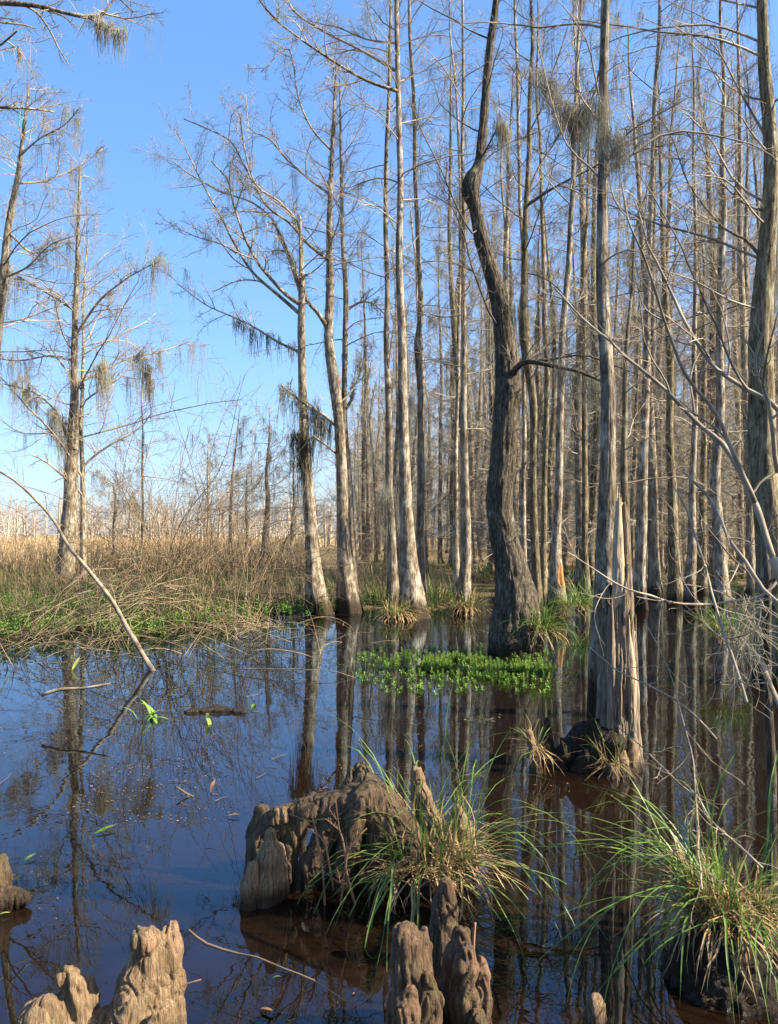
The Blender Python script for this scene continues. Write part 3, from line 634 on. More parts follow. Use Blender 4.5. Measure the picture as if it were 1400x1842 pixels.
ZONES = [(600, 735, 'left of the broad-based pale cypress'), (735, 832, 'between the broad-based and white-barked cypresses'), (832, 910, 'between the white-barked cypress and the tupelo'), (910, 1004, 'between the tupelo and the orange-scarred cypress'),
         (1004, 1085, 'between the orange-scarred cypress and the snag'), (1085, 1160, 'behind the broken snag'), (1160, 1245, 'right of the broken snag'), (1245, 1330, 'around the pale fluted cypress'), (1330, 2000, 'behind the right-edge trunk')]
for a_, b_, where in ZONES:
    zo = sorted([(y, id(o), o) for px, y, o in wood_objs if a_ <= px < b_], key=lambda e: e[0])
    for r_, (y, _, o) in enumerate(zo):
        if r_ < 6: o['label'] = ['nearest', 'second nearest', 'third nearest', 'fourth nearest', 'fifth nearest', 'sixth nearest'][r_]+' slender wood cypress '+where
        else: o['label'] = 'faint slender cypress far back in the wood '+where; o['group'] = 'far trees '+where
# the wood goes on to the right of the picture and shades the near water
for i, (x, y, sc_) in enumerate([(4.6, 2.7, .8)]):
    o = copy_tree(protos[i % 7]); o.location = (x, y, 0); o.rotation_euler = (0, 0, i*1.7); o.scale = (sc_, sc_, sc_)
    o['label'] = 'cypress of the near wood just outside the right edge'; o['group'] = 'trees right of the picture'

# far-off woods that read as one mass
def far_wood(name, label, n, pxr, yr, hr, nb, rad, seed, mat):
    rg = rngof(seed); g = Geo()
    px = pxr[0]+(pxr[1]-pxr[0])*rg.random(n); Yd = yr[0]+(yr[1]-yr[0])*rg.random(n); H = hr[0]+(hr[1]-hr[0])*rg.random(n)
    b = np.stack([(px-700)/F*Yd, Yd, np.full(n, -.2)], -1)
    tr = grow(rg, b, np.tile([0, 0, 1.], (n, 1))+rg.normal(size=(n, 3))*.05, H, 6, .05, .03)
    rr = (rad*2.2*(.6+.8*rg.random((n, 1))))*np.linspace(1.2, .25, 6)[None]
    g.tubes(tr, rr, 4)
    c = spawn(rg, tr, rr, H, nb, .12, 1., 62, 18, .34, .65, 4, .05, .15, .5, rad*.7, 0.)
    g.tubes(c[0], np.maximum(c[1]*.8, rad*.5), 3)
    c2 = spawn(rg, c[0], c[1], c[2], 4, .2, 1., 45, 15, .5, .4, 3, .03, .15, .6, rad*.5, .2); g.tubes(c2[0], c2[1]*.8, 3)
    o = g.obj(name, mat); tag(o, label, 'woodland', kind='stuff'); return o
M['treeline'] = simple('hazed_treeline_bark', (.26, .215, .165), (.44, .375, .295), .05)  # bark paled all over: the haze of distance is put into its colour
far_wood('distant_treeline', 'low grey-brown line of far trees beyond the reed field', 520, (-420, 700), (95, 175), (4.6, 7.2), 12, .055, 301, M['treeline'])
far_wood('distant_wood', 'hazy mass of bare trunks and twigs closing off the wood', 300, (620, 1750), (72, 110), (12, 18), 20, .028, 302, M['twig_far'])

# ------------------------------------------------------------------ marsh grass, reeds
def blades(rng, x, y, L, lean, w, m=4, z0=None, bend=.5):
    K = len(x); az = rng.random(K)*6.28; tl = np.abs(rng.normal(size=K))*lean
    d = np.stack([np.cos(az)*np.sin(tl), np.sin(az)*np.sin(tl), np.cos(tl)], -1)
    z = ground_z(x, y)-.03 if z0 is None else z0
    p = np.zeros((K, m, 3)); p[:, 0] = np.stack([x, y, z], -1)
    for i in range(1, m):
        d = norm(d+np.stack([np.cos(az), np.sin(az), -.6+0*az], -1)*(bend*rng.random(K)*.5)[:, None]); p[:, i] = p[:, i-1]+d*(L/(m-1))[:, None]
    ww = w[:, None]*np.linspace(1, .12, m)[None]
    return p, ww
def sample_px(rng, n, px, Yr, bias=1.0):
    u = px[0]+(px[1]-px[0])*rng.random(n); Yd = Yr[0]+(Yr[1]-Yr[0])*rng.random(n)**bias
    return (u-700)/F*Yd, Yd
rg = rngof(400)
# bank: straw and green mixed, only where the ground is above the water
def bank_grass(name, label, n, px, Yr, L0, L1, w, mat, seed, lean=.5, bias=1.0, clump=None, zmin=-.05, bend=.5):
    rg = rngof(seed); x, y = sample_px(rg, n, px, Yr, bias); z = ground_z(x, y)
    keep = z > zmin
    if clump is not None:
        keep &= vnoise(np.stack([x*clump[0], y*clump[0], 0*x], -1), seed) > clump[1]
    x, y = x[keep], y[keep]; L = L0+(L1-L0)*rg.random(len(x))
    g = Geo(); p, ww = blades(rg, x, y, L, lean, w*(y/18.)*(.6+.8*rg.random(len(x))), bend=bend); g.ribbons(p, ww)
    return tag(g.obj(name, M[mat]), label, 'grass', kind='stuff')
bank_grass('marsh_grass', 'tangle of dry straw grass along the left bank', 13000, (-150, 790), (12.6, 32), .25, .8, .006, 'marsh_dry', 401, .75, 1.2)
bank_grass('green_marsh_grass', 'green grass growing through the straw on the left bank', 15000, (-150, 790), (12.6, 30), .25, .7, .008, 'marsh_green', 402, .5, 1.3, (.55, -.15), bend=.8)
bank_grass('reed_field', 'wide field of golden dry reeds behind the left bank', 16000, (-300, 560), (31, 110), .9, 1.5, .016, 'reed', 403, .3, 1.8, bend=.35)
bank_grass('wood_grass', 'straw grass among the flooded tree feet', 7000, (640, 1550), (17.5, 42), .3, .8, .006, 'marsh_dry', 404, .5, 1.3, (.5, -.1), -.12)
bank_grass('green_wood_grass', 'green grass among the flooded tree feet', 9000, (640, 1550), (17.5, 42), .3, .8, .006, 'marsh_green', 405, .5, 1.3, (.4, .0), -.12)

# ------------------------------------------------------------------ grass tussocks
def tussock(name, label, c, n_green, n_dry, Lg, Ld, rad, seed, wid=.0032, mound=.16, droop=.5, az0=None, group=None, cut=0.):
    rg = rngof(seed); c = np.asarray(c, float); root = thing(name, label, 'grass tussock', (c[0], c[1], 0), group)
    def fan(n, L, elr, droop, w, m=10, wander=.05):
        az = rg.integers(0, 9, n)*.7+rg.normal(size=n)*.22
        if az0 is not None:
            sel = rg.random(n) < .55; az = np.where(sel, az0[0]+rg.normal(size=n)*az0[1], az)
        r = rad*np.sqrt(rg.random(n)); a2 = az+rg.normal(size=n)*.7
        p0 = np.stack([c[0]+r*np.cos(a2), c[1]+r*np.sin(a2), c[2]-.3*r+rg.normal(size=n)*.02], -1)
        e = np.radians(elr[0]+(elr[1]-elr[0])*rg.random(n))
        d = np.stack([np.cos(az)*np.cos(e), np.sin(az)*np.cos(e), np.sin(e)], -1)
        LL = L[0]+(L[1]-L[0])*rg.random(n)**1.3
        p = np.zeros((n, m, 3)); p[:, 0] = p0; g = droop*(.35+1.1*rg.random(n))
        for i in range(1, m):
            d = norm(d+np.stack([0*g, 0*g, -g*(.4+1.2*i/m)*LL*.42], -1)+rg.normal(size=(n, 3))*wander); p[:, i] = p[:, i-1]+d*(LL/(m-1))[:, None]
        ww = (w*(.6+.8*rg.random(n)))[:, None]*np.interp(np.linspace(0, 1, m), [0, .15, .6, 1], [.7, 1, .8, .06])[None]
        return p, ww
    g = Geo(); p, w = fan(n_green, Lg, (12, 86), droop, wid, 11, .075); g.ribbons(p, w, .45); stuff(g.obj('green_blades', M['grass'], root, (c[0], c[1], 0)))
    g = Geo(); p, w = fan(n_dry, Ld, (-25, 80), droop*1.2, wid*.9, 8, .14); g.ribbons(p, w, .3)
    p, w = fan(n_dry//3, (Ld[0], Ld[1]*.8), (-60, 20), droop*1.4, wid*.9, 8, .16); g.ribbons(p, w, .3); stuff(g.obj('dry_blades', M['grass_dry'], root, (c[0], c[1], 0)))
    return root

# ------------------------------------------------------------------ wood sculpted as a blended solid
def surface_nets(f, org, h):
    ins = f < 0; nx, ny, nz = f.shape
    cs = [(a, b, c) for a in (0, 1) for b in (0, 1) for c in (0, 1)]
    sl = lambda arr, o: arr[o[0]:nx-1+o[0], o[1]:ny-1+o[1], o[2]:nz-1+o[2]]
    cnt = sum(sl(ins, o).astype(np.int8) for o in cs); act = (cnt > 0) & (cnt < 8)
    idx = -np.ones(act.shape, int); I = np.argwhere(act); idx[act] = np.arange(len(I))
    acc = np.zeros((len(I), 3)); num = np.zeros(len(I))
    F8 = {o: f[I[:, 0]+o[0], I[:, 1]+o[1], I[:, 2]+o[2]] for o in cs}
    for o in cs:
        for ax in range(3):
            if o[ax]: continue
            p = list(o); p[ax] = 1; p = tuple(p); a, b = F8[o], F8[p]; x = (a < 0) != (b < 0)
            t = np.where(x, a/np.where(x, a-b, 1), 0); pos = np.tile(np.array(o, float), (len(I), 1)); pos[:, ax] = t
            acc += np.where(x[:, None], pos, 0); num += x
    v = (I+acc/num[:, None])*h+org
    quads = []
    for ax in range(3):
        b, c = (ax+1) % 3, (ax+2) % 3
        lo = [slice(None)]*3; hi = [slice(None)]*3; lo[ax] = slice(0, -1); hi[ax] = slice(1, None)
        s1, s2 = ins[tuple(lo)], ins[tuple(hi)]
        E = np.argwhere(s1 != s2); flip = s1[tuple(E.T)]
        ok = (E[:, b] > 0) & (E[:, c] > 0) & (E[:, b] < f.shape[b]-1) & (E[:, c] < f.shape[c]-1); E, flip = E[ok], flip[ok]
        def cell(db, dc):
            q = E.copy(); q[:, b] -= db; q[:, c] -= dc; return idx[tuple(q.T)]
        q = np.stack([cell(1, 1), cell(0, 1), cell(0, 0), cell(1, 0)], -1)
        q[~flip] = q[~flip][:, ::-1]; quads.append(q)
    return v, np.concatenate(quads)
def wood_solid(name, chains, mat, parent, origin, h=.006, k=.03, amp=.012, seed=0, grain=(30, 30, 2.2), zlo=-.14, holes=(), lump=1.):
    """chains: lists of (x,y,z,r); smooth union, then grain ridges pushed along the normal"""
    segs = []
    for ch in chains:
        ch = np.asarray(ch, float)
        if len(ch) == 1: segs.append((ch[0], ch[0]))
        for a, b in zip(ch[:-1], ch[1:]): segs.append((a, b))
    allp = np.concatenate([np.asarray(c, float) for c in chains])
    lo = (allp[:, :3]-allp[:, 3:4]).min(0)-3*h-.02; hi = (allp[:, :3]+allp[:, 3:4]).max(0)+3*h+.02
    lo[2] = max(lo[2], zlo)
    n = np.ceil((hi-lo)/h).astype(int)+1
    gx_, gy_, gz_ = [lo[i]+np.arange(n[i])*h for i in range(3)]
    P = np.stack(np.meshgrid(gx_, gy_, gz_, indexing='ij'), -1)
    d = None
    for a, b in segs:
        ab = b[:3]-a[:3]; L2 = max(ab @ ab, 1e-9); t = np.clip(((P-a[:3]) @ ab)/L2, 0, 1)
        di = np.linalg.norm(P-a[:3]-t[..., None]*ab, axis=-1)-(a[3]+(b[3]-a[3])*t)
        if d is None: d = di
        else:
            hh = np.clip(.5+.5*(d-di)/k, 0, 1); d = d*(1-hh)+di*hh-k*hh*(1-hh)
    Q = P*np.array([11, 11, 6.])+seed
    d = d+amp*.7*lump*vnoise(Q*(1 if lump < 2 else .6), seed)
    for hx, hy, hz, hr in holes:
        d = np.maximum(d, hr-np.linalg.norm(P-np.array([hx, hy, hz]), axis=-1))
    d[:, :, 0] = np.abs(d[:, :, 0])+h*.5
    v, q = surface_nets(d, lo, h)
    # normals from the quads, then vertical grain
    nn = np.zeros_like(v); fn = np.cross(v[q[:, 2]]-v[q[:, 0]], v[q[:, 3]]-v[q[:, 1]])
    for j in range(4): np.add.at(nn, q[:, j], fn)
    nn = norm(nn); ga = np.array(grain)
    warp = .35*np.stack([vnoise(v*7, seed+1), vnoise(v*7+3, seed+2), 0*v[:, 0]], -1)
    r1 = 1-2*np.abs(vnoise(v*ga+warp*3, seed+3)); r2 = 1-2*np.abs(vnoise(v*ga*2.3+warp*5, seed+4)); 
    gr1 = np.exp(-(vnoise(v*ga*.8+warp*4, seed+8)/.10)**2); gr2 = np.exp(-(vnoise(v*ga*1.9+warp*7+5, seed+9)/.14)**2)
    pit = np.clip(vnoise(v*np.array([34, 34, 20.]), seed+10)-.45, 0, 1)
    v = v+nn*(amp*(.35*r1+.18*r2+.12*vnoise(v*60, seed+6)-.95*gr1-.55*gr2))[:, None]
    me = mesh_from(name, v-np.asarray(origin), q); return link(name, me, M[mat], parent)
def chain(Yd, *pts):                          # (px, py, radius px[, dY])
    return [[*A(p[0], p[1], Yd+(p[3] if len(p) > 3 else 0)), p[2]*Yd/F] for p in pts]
def knee_cluster(name, label, Yd, parts, mat='knee', px=None, cat='cypress knee', h=.0055, amp=.011, k=.022):
    o = np.array([(px-700)/F*Yd, Yd, 0.]); root = thing(name, label, cat, o)
    for i, p in enumerate(parts):
        m = mat
        if isinstance(p, tuple): p, m = p
        wood_solid('knee' if i < 99 else 'root', p, m, root, o, h=h, amp=amp, k=k, seed=int(abs(px))+i*7)
    return root

c = chain
knee_cluster('knee_cluster', 'pale weathered knees with broken tops in the bottom left corner', 2.72, [
    [c(2.72, (255, 1900, 72), (256, 1820, 52), (256, 1770, 38), (265, 1730, 26), (270, 1700, 20)), c(2.72, (298, 1880, 40, .04), (302, 1770, 25, .06), (307, 1705, 17, .06), (310, 1662, 8, .06)), c(2.70, (262, 1692, 25, -.05)), c(2.7, (252, 1682, 9, -.06)), c(2.7, (274, 1678, 9, -.05)), c(2.72, (284, 1700, 10), (306, 1674, 7, .05)), c(2.62, (280, 1850, 26), (284, 1830, 15)), c(2.66, (222, 1850, 34), (240, 1800, 26))],
    [c(2.66, (108, 1900, 58), (122, 1825, 38), (136, 1790, 24), (132, 1757, 9)), c(2.68, (160, 1850, 24), (162, 1795, 13), (163, 1764, 5)), c(2.60, (66, 1880, 44), (72, 1835, 33), (80, 1812, 20)), c(2.64, (140, 1772, 10), (118, 1760, 15))],
    [c(2.68, (180, 1905, 60), (190, 1850, 34), (200, 1835, 18))]], px=190, amp=.013)
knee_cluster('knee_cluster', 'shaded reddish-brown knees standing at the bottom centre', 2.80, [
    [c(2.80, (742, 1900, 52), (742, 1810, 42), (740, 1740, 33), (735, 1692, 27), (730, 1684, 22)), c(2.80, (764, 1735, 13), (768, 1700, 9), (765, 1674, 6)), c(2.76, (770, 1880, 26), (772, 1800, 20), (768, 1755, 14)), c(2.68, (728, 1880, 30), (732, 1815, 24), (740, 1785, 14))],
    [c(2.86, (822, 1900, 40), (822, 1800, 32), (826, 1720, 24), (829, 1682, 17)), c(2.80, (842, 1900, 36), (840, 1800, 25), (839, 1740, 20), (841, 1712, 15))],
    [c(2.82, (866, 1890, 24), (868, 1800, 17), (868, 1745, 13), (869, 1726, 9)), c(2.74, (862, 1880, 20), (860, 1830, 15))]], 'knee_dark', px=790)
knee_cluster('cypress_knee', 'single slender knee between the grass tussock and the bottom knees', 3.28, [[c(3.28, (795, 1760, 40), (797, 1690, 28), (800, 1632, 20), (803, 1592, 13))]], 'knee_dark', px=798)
knee_cluster('cypress_knee', 'small lone knee poking up at the bottom edge by the right tussock', 2.84, [[c(2.84, (1066, 1890, 26), (1070, 1830, 15), (1071, 1805, 12), (1070, 1798, 10))]], 'knee', px=1070)
knee_cluster('cypress_knee', 'wet low knee cut by the left edge', 3.85, [[c(3.85, (-25, 1625, 45), (-8, 1580, 26), (0, 1548, 13)), c(3.8, (5, 1618, 30), (45, 1615, 14))]], 'root', px=-5)
o = np.array([(600-700)/F*4.1, 4.1, 0.]); root = thing('root_log', 'dark knobbly root log with knees in front of the grass tussock', 'root', o)
wood_solid('log', [c(4.14, (652, 1385, 15), (650, 1420, 30), (648, 1470, 40), (640, 1560, 46)), c(4.08, (645, 1430, 24), (600, 1450, 27), (550, 1462, 26), (500, 1482, 25), (470, 1520, 24), (462, 1600, 30)),
    c(4.02, (630, 1450, 22), (590, 1500, 20), (560, 1560, 22), (545, 1625, 26)), c(4.0, (650, 1440, 22), (628, 1520, 20), (612, 1570, 20), (602, 1630, 24)), c(4.02, (665, 1430, 24), (685, 1500, 24), (680, 1570, 26), (672, 1630, 30)),
    c(4.1, (662, 1410, 20), (705, 1455, 26), (735, 1510, 32), (750, 1600, 40)), c(4.05, (545, 1465, 18), (520, 1530, 16), (508, 1600, 22)), c(4.12, (470, 1462, 15), (465, 1500, 22)), c(4.16, (565, 1432, 9), (585, 1455, 20)), c(4.2, (600, 1520, 40), (680, 1540, 50))], 'root', root, o, h=.007, amp=.010, k=.016, seed=5, grain=(20, 20, 3.0), lump=1.3)
for i, (ch, mt) in enumerate([([c(3.86, (472, 1640, 34), (478, 1590, 27), (485, 1540, 20), (488, 1500, 10)), c(3.88, (500, 1600, 22), (498, 1530, 15))], 'knee'), ([c(3.80, (446, 1650, 20), (450, 1595, 14), (456, 1558, 9))], 'knee'),
        ([c(4.12, (622, 1460, 16), (628, 1415, 11), (634, 1386, 8))], 'root'), ([c(4.0, (612, 1462, 9), (613, 1446, 8))], 'knee'), ([c(4.02, (495, 1480, 9), (496, 1458, 6)), c(4.02, (512, 1475, 9), (511, 1455, 6))], 'knee'),
        ([c(3.9, (515, 1585, 12), (517, 1560, 9))], 'root'), ([c(4.2, (782, 1560, 32), (770, 1480, 22), (758, 1430, 16), (751, 1388, 11))], 'knee'), ([c(4.2, (838, 1560, 22), (832, 1490, 15), (822, 1458, 10))], 'knee'), ([c(3.95, (765, 1650, 12), (768, 1580, 8), (766, 1540, 5))], 'root')]):
    wood_solid('knee', ch, mt, root, o, h=.006, amp=.009, seed=20+i)
wood_solid('peat_mound', [c(4.12, (760, 1600, 95), (765, 1560, 55)), c(4.15, (690, 1610, 60), (840, 1620, 50))], 'peat', root, o, h=.016, amp=.02, k=.06, seed=33)
tussock('grass_tussock', 'green and straw grass tussock growing on the root log', A(772, 1522, 4.06), 150, 430, (.35, 1.05), (.10, .5), .24, 501, .0038, droop=.8)
tussock('grass_tussock', 'large arching grass tussock in the bottom right corner', A(1312, 1612, 3.1), 150, 260, (.3, .82), (.10, .40), .15, 502, .0038, droop=.9, az0=(3.4, 1.))
o2 = np.array([(1310-700)/F*3.2, 3.2, 0.])
pr = thing('peat_mound', 'black peat mound under the bottom right grass tussock', 'mound', o2)
wood_solid('peat', [c(3.2, (1310, 1760, 120), (1305, 1640, 50)), c(3.25, (1400, 1760, 100))], 'peat', pr, o2, h=.02, amp=.03, k=.08, seed=35)
tussock('grass_tussock', 'dark green tussock drooping at the right foot of the tupelo', A(975, 1128, 11.6), 110, 60, (.3, .75), (.2, .5), .12, 503, .006, droop=.8)
tussock('grass_tussock', 'round green tussock under the long drooping twig at right', A(1310, 1128, 10.5), 150, 50, (.3, .8), (.2, .5), .2, 504, .006, droop=.8)
tussock('grass_tussock', 'straw tussock at the foot of the broad-based pale cypress', A(715, 1098, 16.4), 50, 140, (.3, .6), (.3, .7), .25, 505, .008, droop=.7)
tussock('grass_tussock', 'straw tussock ringing the white-barked cypress', A(840, 1086, 17.6), 40, 140, (.3, .6), (.3, .7), .3, 506, .008, droop=.7)
tussock('grass_tussock', 'green tussock just right of the kinked slim cypress', A(790, 1078, 20.), 130, 50, (.4, .9), (.3, .6), .35, 507, .009, droop=.6)
tussock('grass_tussock', 'green tussock left of the broken snag in the flooded wood', A(1040, 1085, 16.), 130, 60, (.4, .9), (.3, .6), .3, 508, .008, droop=.6)

# ------------------------------------------------------------------ broken snag with its root mound
YS = 6.1; so = np.array([(1112-700)/F*YS, YS, 0.]); sn = thing('broken_snag', 'splintered pale snag with a sharp broken top in the water', 'snag', so)
sides = 140; nv = 240; th = np.arange(sides)*2*math.pi/sides; g = Geo()
zt = 1.40+.40*np.clip(np.cos(th-.6), -1, 1)+.10*np.interp(th, np.arange(15)*2*math.pi/14, rngof(8).normal(size=15))
zt = np.where((np.cos(th-.3) > .55), 1.78+.17*np.interp(np.arange(sides), np.arange(0, sides+3, 3), rngof(9).random(len(np.arange(0, sides+3, 3)))), zt)
vv = np.linspace(0, 1, nv)[:, None]; z = -.3+(zt[None]+.3)*vv
cxp = np.interp(z, [0, .25, .9, 1.5, 2.], [1110, 1112, 1112, 1111, 1113]); rpx = np.interp(z, [-.3, 0, .15, .4, 1., 1.5, 1.8, 2.], [44, 40, 35, 30, 24, 19, 14, 8])
q3 = np.stack([np.cos(th)[None]*3+0*z, np.sin(th)[None]*3+0*z, z*1.1], -1)
rad = rpx*YS/F*(1+.20*(1-2*np.abs(vnoise(q3*np.array([1.3, 1.3, .5]), 3)))+.13*(1-2*np.abs(vnoise(q3*np.array([3.1, 3.1, 2.2]), 4)))+.08*vnoise(q3*np.array([7, 7, 9.]), 5)-.16*np.exp(-(vnoise(q3*np.array([4.4, 4.4, 1.1]), 6)/.12)**2)-.09*np.exp(-(vnoise(q3*np.array([11, 11, 3.]), 7)/.15)**2))
def rings(rad, z, cxp=cxp):
    return np.stack([(cxp-700)/F*YS+rad*np.cos(th)[None], YS+rad*np.sin(th)[None]+0*z, z], -1)
outer = rings(rad, z); inner = rings(rad[::-1][:12]*.72, z[::-1][:12]-.02, cxp[::-1][:12])
allr = np.concatenate([outer, inner]); n = len(allr); bb = (np.arange(n-1)*sides)[:, None]; kk = np.arange(sides)[None]; k2 = (kk+1) % sides
g.raw(allr.reshape(-1, 3), np.stack([bb+kk, bb+k2, bb+sides+k2, bb+sides+kk], -1).reshape(-1, 4)); g.obj('trunk_shell', M['snag_wood'], sn, so)
def slab(name, px, py, wpx, thick, Yd, seed, mat):
    nl, nw = 60, 9; g = Geo(); P = catmull(np.array([[*A(a, b, Yd), w*.5*Yd/F] for a, b, w in zip(px, py, wpx)]), .5)
    P = np.stack([np.interp(np.linspace(0, 1, nl), np.linspace(0, 1, len(P)), P[:, i]) for i in range(4)], -1)
    s = np.linspace(-1, 1, nw)[None]; rg = rngof(seed)
    x = P[:, 0:1]+s*P[:, 3:4]*(1+.15*vnoise(np.stack([P[:, 2:3]*6+0*s, s*1.5+0*P[:, 0:1], 0*s+0*P[:, 0:1]], -1), seed)); z = P[:, 2:3]+0*s
    z = z+np.linspace(0, 1, nl)[:, None]**6*.05*rg.normal(size=(1, nw))
    dep = thick*np.sqrt(np.maximum(1-(s*.92)**2, .05)); rel = .006*(1-2*np.abs(vnoise(np.stack([x*60, 0*x, z*5], -1), seed)))
    f = np.stack([x, P[:, 1:2]-dep-rel, z], -1); b = np.stack([x, P[:, 1:2]+dep*.4+rel*0, z], -1)
    loop = np.concatenate([f, b[:, ::-1]], 1); m = 2*nw; bb = (np.arange(nl-1)*m)[:, None]; kk = np.arange(m)[None]; k2 = (kk+1) % m
    g.raw(loop.reshape(-1, 3), np.stack([bb+kk, bb+k2, bb+m+k2, bb+m+kk], -1).reshape(-1, 4)); return g.obj(name, M[mat], sn, so)
slab('wood_splinter', [1128, 1130, 1133, 1130, 1128], [1345, 1290, 1230, 1160, 1102], [26, 26, 23, 15, 5], .045, YS-.06, 3, 'snag_slab')
slab('wood_splinter', [1111, 1113, 1112, 1112, 1113], [1120, 1060, 1000, 940, 893], [24, 22, 20, 15, 7], .035, YS-.05, 4, 'snag_slab')
slab('wood_splinter', [1100, 1100, 1099, 1098], [1320, 1240, 1160, 1080], [16, 18, 14, 5], .04, YS-.09, 5, 'snag_wood')
slab('wood_splinter', [1143, 1144, 1143, 1141], [1340, 1280, 1200, 1120], [9, 12, 9, 3], .035, YS-.02, 6, 'snag_wood')
rm = thing('root_mound', 'black rooty mound spreading left from the foot of the snag', 'root', (so[0]-.3, YS, 0))
ro = np.array([so[0]-.3, YS, 0.])
wood_solid('mound', [c(YS, (1100, 1310, 22), (1050, 1325, 24), (1010, 1365, 20), (985, 1400, 18), (965, 1425, 16)), c(YS-.1, (1095, 1330, 22), (1060, 1365, 22), (1035, 1420, 22)), c(YS-.15, (1105, 1340, 22), (1090, 1380, 20), (1082, 1430, 24)), c(YS+.1, (1030, 1370, 34), (1100, 1380, 44)),
    c(YS, (985, 1400, 16), (985, 1340, 11), (984, 1296, 5)), c(YS-.05, (1020, 1360, 12), (1012, 1330, 6)), c(YS-.05, (1010, 1400, 20), (990, 1425, 18))], 'peat', rm, ro, h=.008, amp=.012, k=.02, seed=41)
for i, ch in enumerate([[c(YS-.15, (968, 1420, 16), (962, 1360, 9), (952, 1318, 6))], [c(YS-.2, (1120, 1415, 22), (1118, 1370, 11), (1117, 1352, 8))], [c(YS-.16, (1136, 1400, 14), (1137, 1350, 8), (1137, 1335, 7))], [c(YS-.25, (1098, 1420, 22), (1102, 1385, 12))]]):
    wood_solid('knee', ch, 'knee', rm, ro, h=.008, amp=.007, seed=50+i)

tussock('grass_tussock', 'wispy straw tuft on the roots at the foot of the snag', A(1100, 1368, YS-.22), 14, 70, (.2, .5), (.12, .42), .07, 509, .003, droop=.7)
tussock('grass_tussock', 'straw wisp drooping over the thin knee left of the snag', A(965, 1345, YS-.18), 6, 46, (.15, .4), (.1, .3), .04, 510, .003, droop=1.2)

# ------------------------------------------------------------------ bare sticks, shrubs and dead stalks
def stick(name, label, Yd, pts, w0, w1, mat, cat='branch', dy=0., twigs=0, group=None, tl=.3, seed=0):
    rg = rngof(seed); m = len(pts); C = np.array([[*A(p[0], p[1], Yd+dy*i/(m-1)), (w0+(w1-w0)*i/(m-1))*.5*Yd/F] for i, p in enumerate(pts)])
    P = catmull(C, .06); q, r = P[:, :3], P[:, 3]*(1+.15*vnoise(P[:, :3]*14, seed))
    o = thing(name, label, cat, C[0, :3], group); g = Geo(); g.tubes(q, r, 8, True); g.obj('stem', M[mat], o, C[0, :3])
    if twigs:
        qq = interp_poly(q, np.linspace(0, 1, 12))[None]; rr = np.interp(np.linspace(0, 1, 12), np.linspace(0, 1, len(r)), r)[None]
        L = np.array([np.linalg.norm(q[-1]-q[0])]); cc = spawn(rg, qq, rr, L, twigs, .15, 1., 45, 15, tl, .4, 7, .03, .15, .6, .0012, 0.); g2 = Geo(); g2.tubes(cc[0], cc[1], 4)
        c2 = spawn(rg, cc[0], cc[1], cc[2], 4, .2, 1., 45, 15, .4, .4, 5, .03, .2, .6, .001, 0.); g2.tubes(c2[0], c2[1], 3); stuff(g2.obj('twigs', M[mat], o, C[0, :3]))
    return o
stick('leaning_pole', 'long bleached dead pole leaning out of the left bank into the water', 10.3, [(286, 1222), (268, 1196), (240, 1148), (228, 1128), (200, 1078), (158, 1024), (122, 980), (98, 938), (70, 905), (28, 866), (-20, 838)], 11, 4, 'pole', 'dead branch', dy=1.2, seed=1, twigs=3, tl=.14)
stick('floating_branch', 'thin pale stick lying curved on the water above the bottom knees', 3.15, [(340, 1674), (372, 1698), (430, 1716), (462, 1722), (510, 1742), (566, 1764), (620, 1800)], 5.5, 2, 'brush', dy=-.35, seed=2)
stick('floating_branch', 'dark forked twig floating in the blue water left of the log', 5.4, [(318, 1416), (350, 1434), (400, 1440), (438, 1442)], 4, 2, 'twig_dark', twigs=4, tl=.35, seed=3)
stick('reed_stalk', 'straw-coloured bent reed floating right of the reed heap', 7.6, [(75, 1250), (110, 1240), (150, 1238), (198, 1230)], 7, 4, 'stick_pale', 'stalk', seed=4)
stick('stick', 'short reddish stick standing behind the bottom centre knees', 2.95, [(851, 1720), (853, 1680), (855, 1660)], 6, 5, 'stick_red', seed=5)
stick('red_stem', 'thin red stem sticking from the bottom left knees into the water', 2.75, [(312, 1780), (335, 1770), (362, 1762)], 4, 2, 'stick_red', 'stem', seed=6)
for i, (pts, w, lab) in enumerate([
    ([(585, 1640), (580, 1560), (565, 1480), (556, 1450)], 5, 'reddish dead stem before the log, leftmost of four'), ([(612, 1635), (622, 1540), (610, 1490), (604, 1440)], 5, 'reddish dead stem before the log, second of four'),
    ([(640, 1630), (622, 1560), (632, 1520), (660, 1490)], 5, 'reddish dead stem before the log, leaning right'), ([(600, 1600), (585, 1520), (570, 1500), (562, 1470)], 4, 'short reddish dead stem before the log, behind the others')]):
    stick('dead_plant', lab, 3.82, pts, w, 2.5, 'stick_red', 'dead plant', twigs=4, tl=.3, seed=10+i)

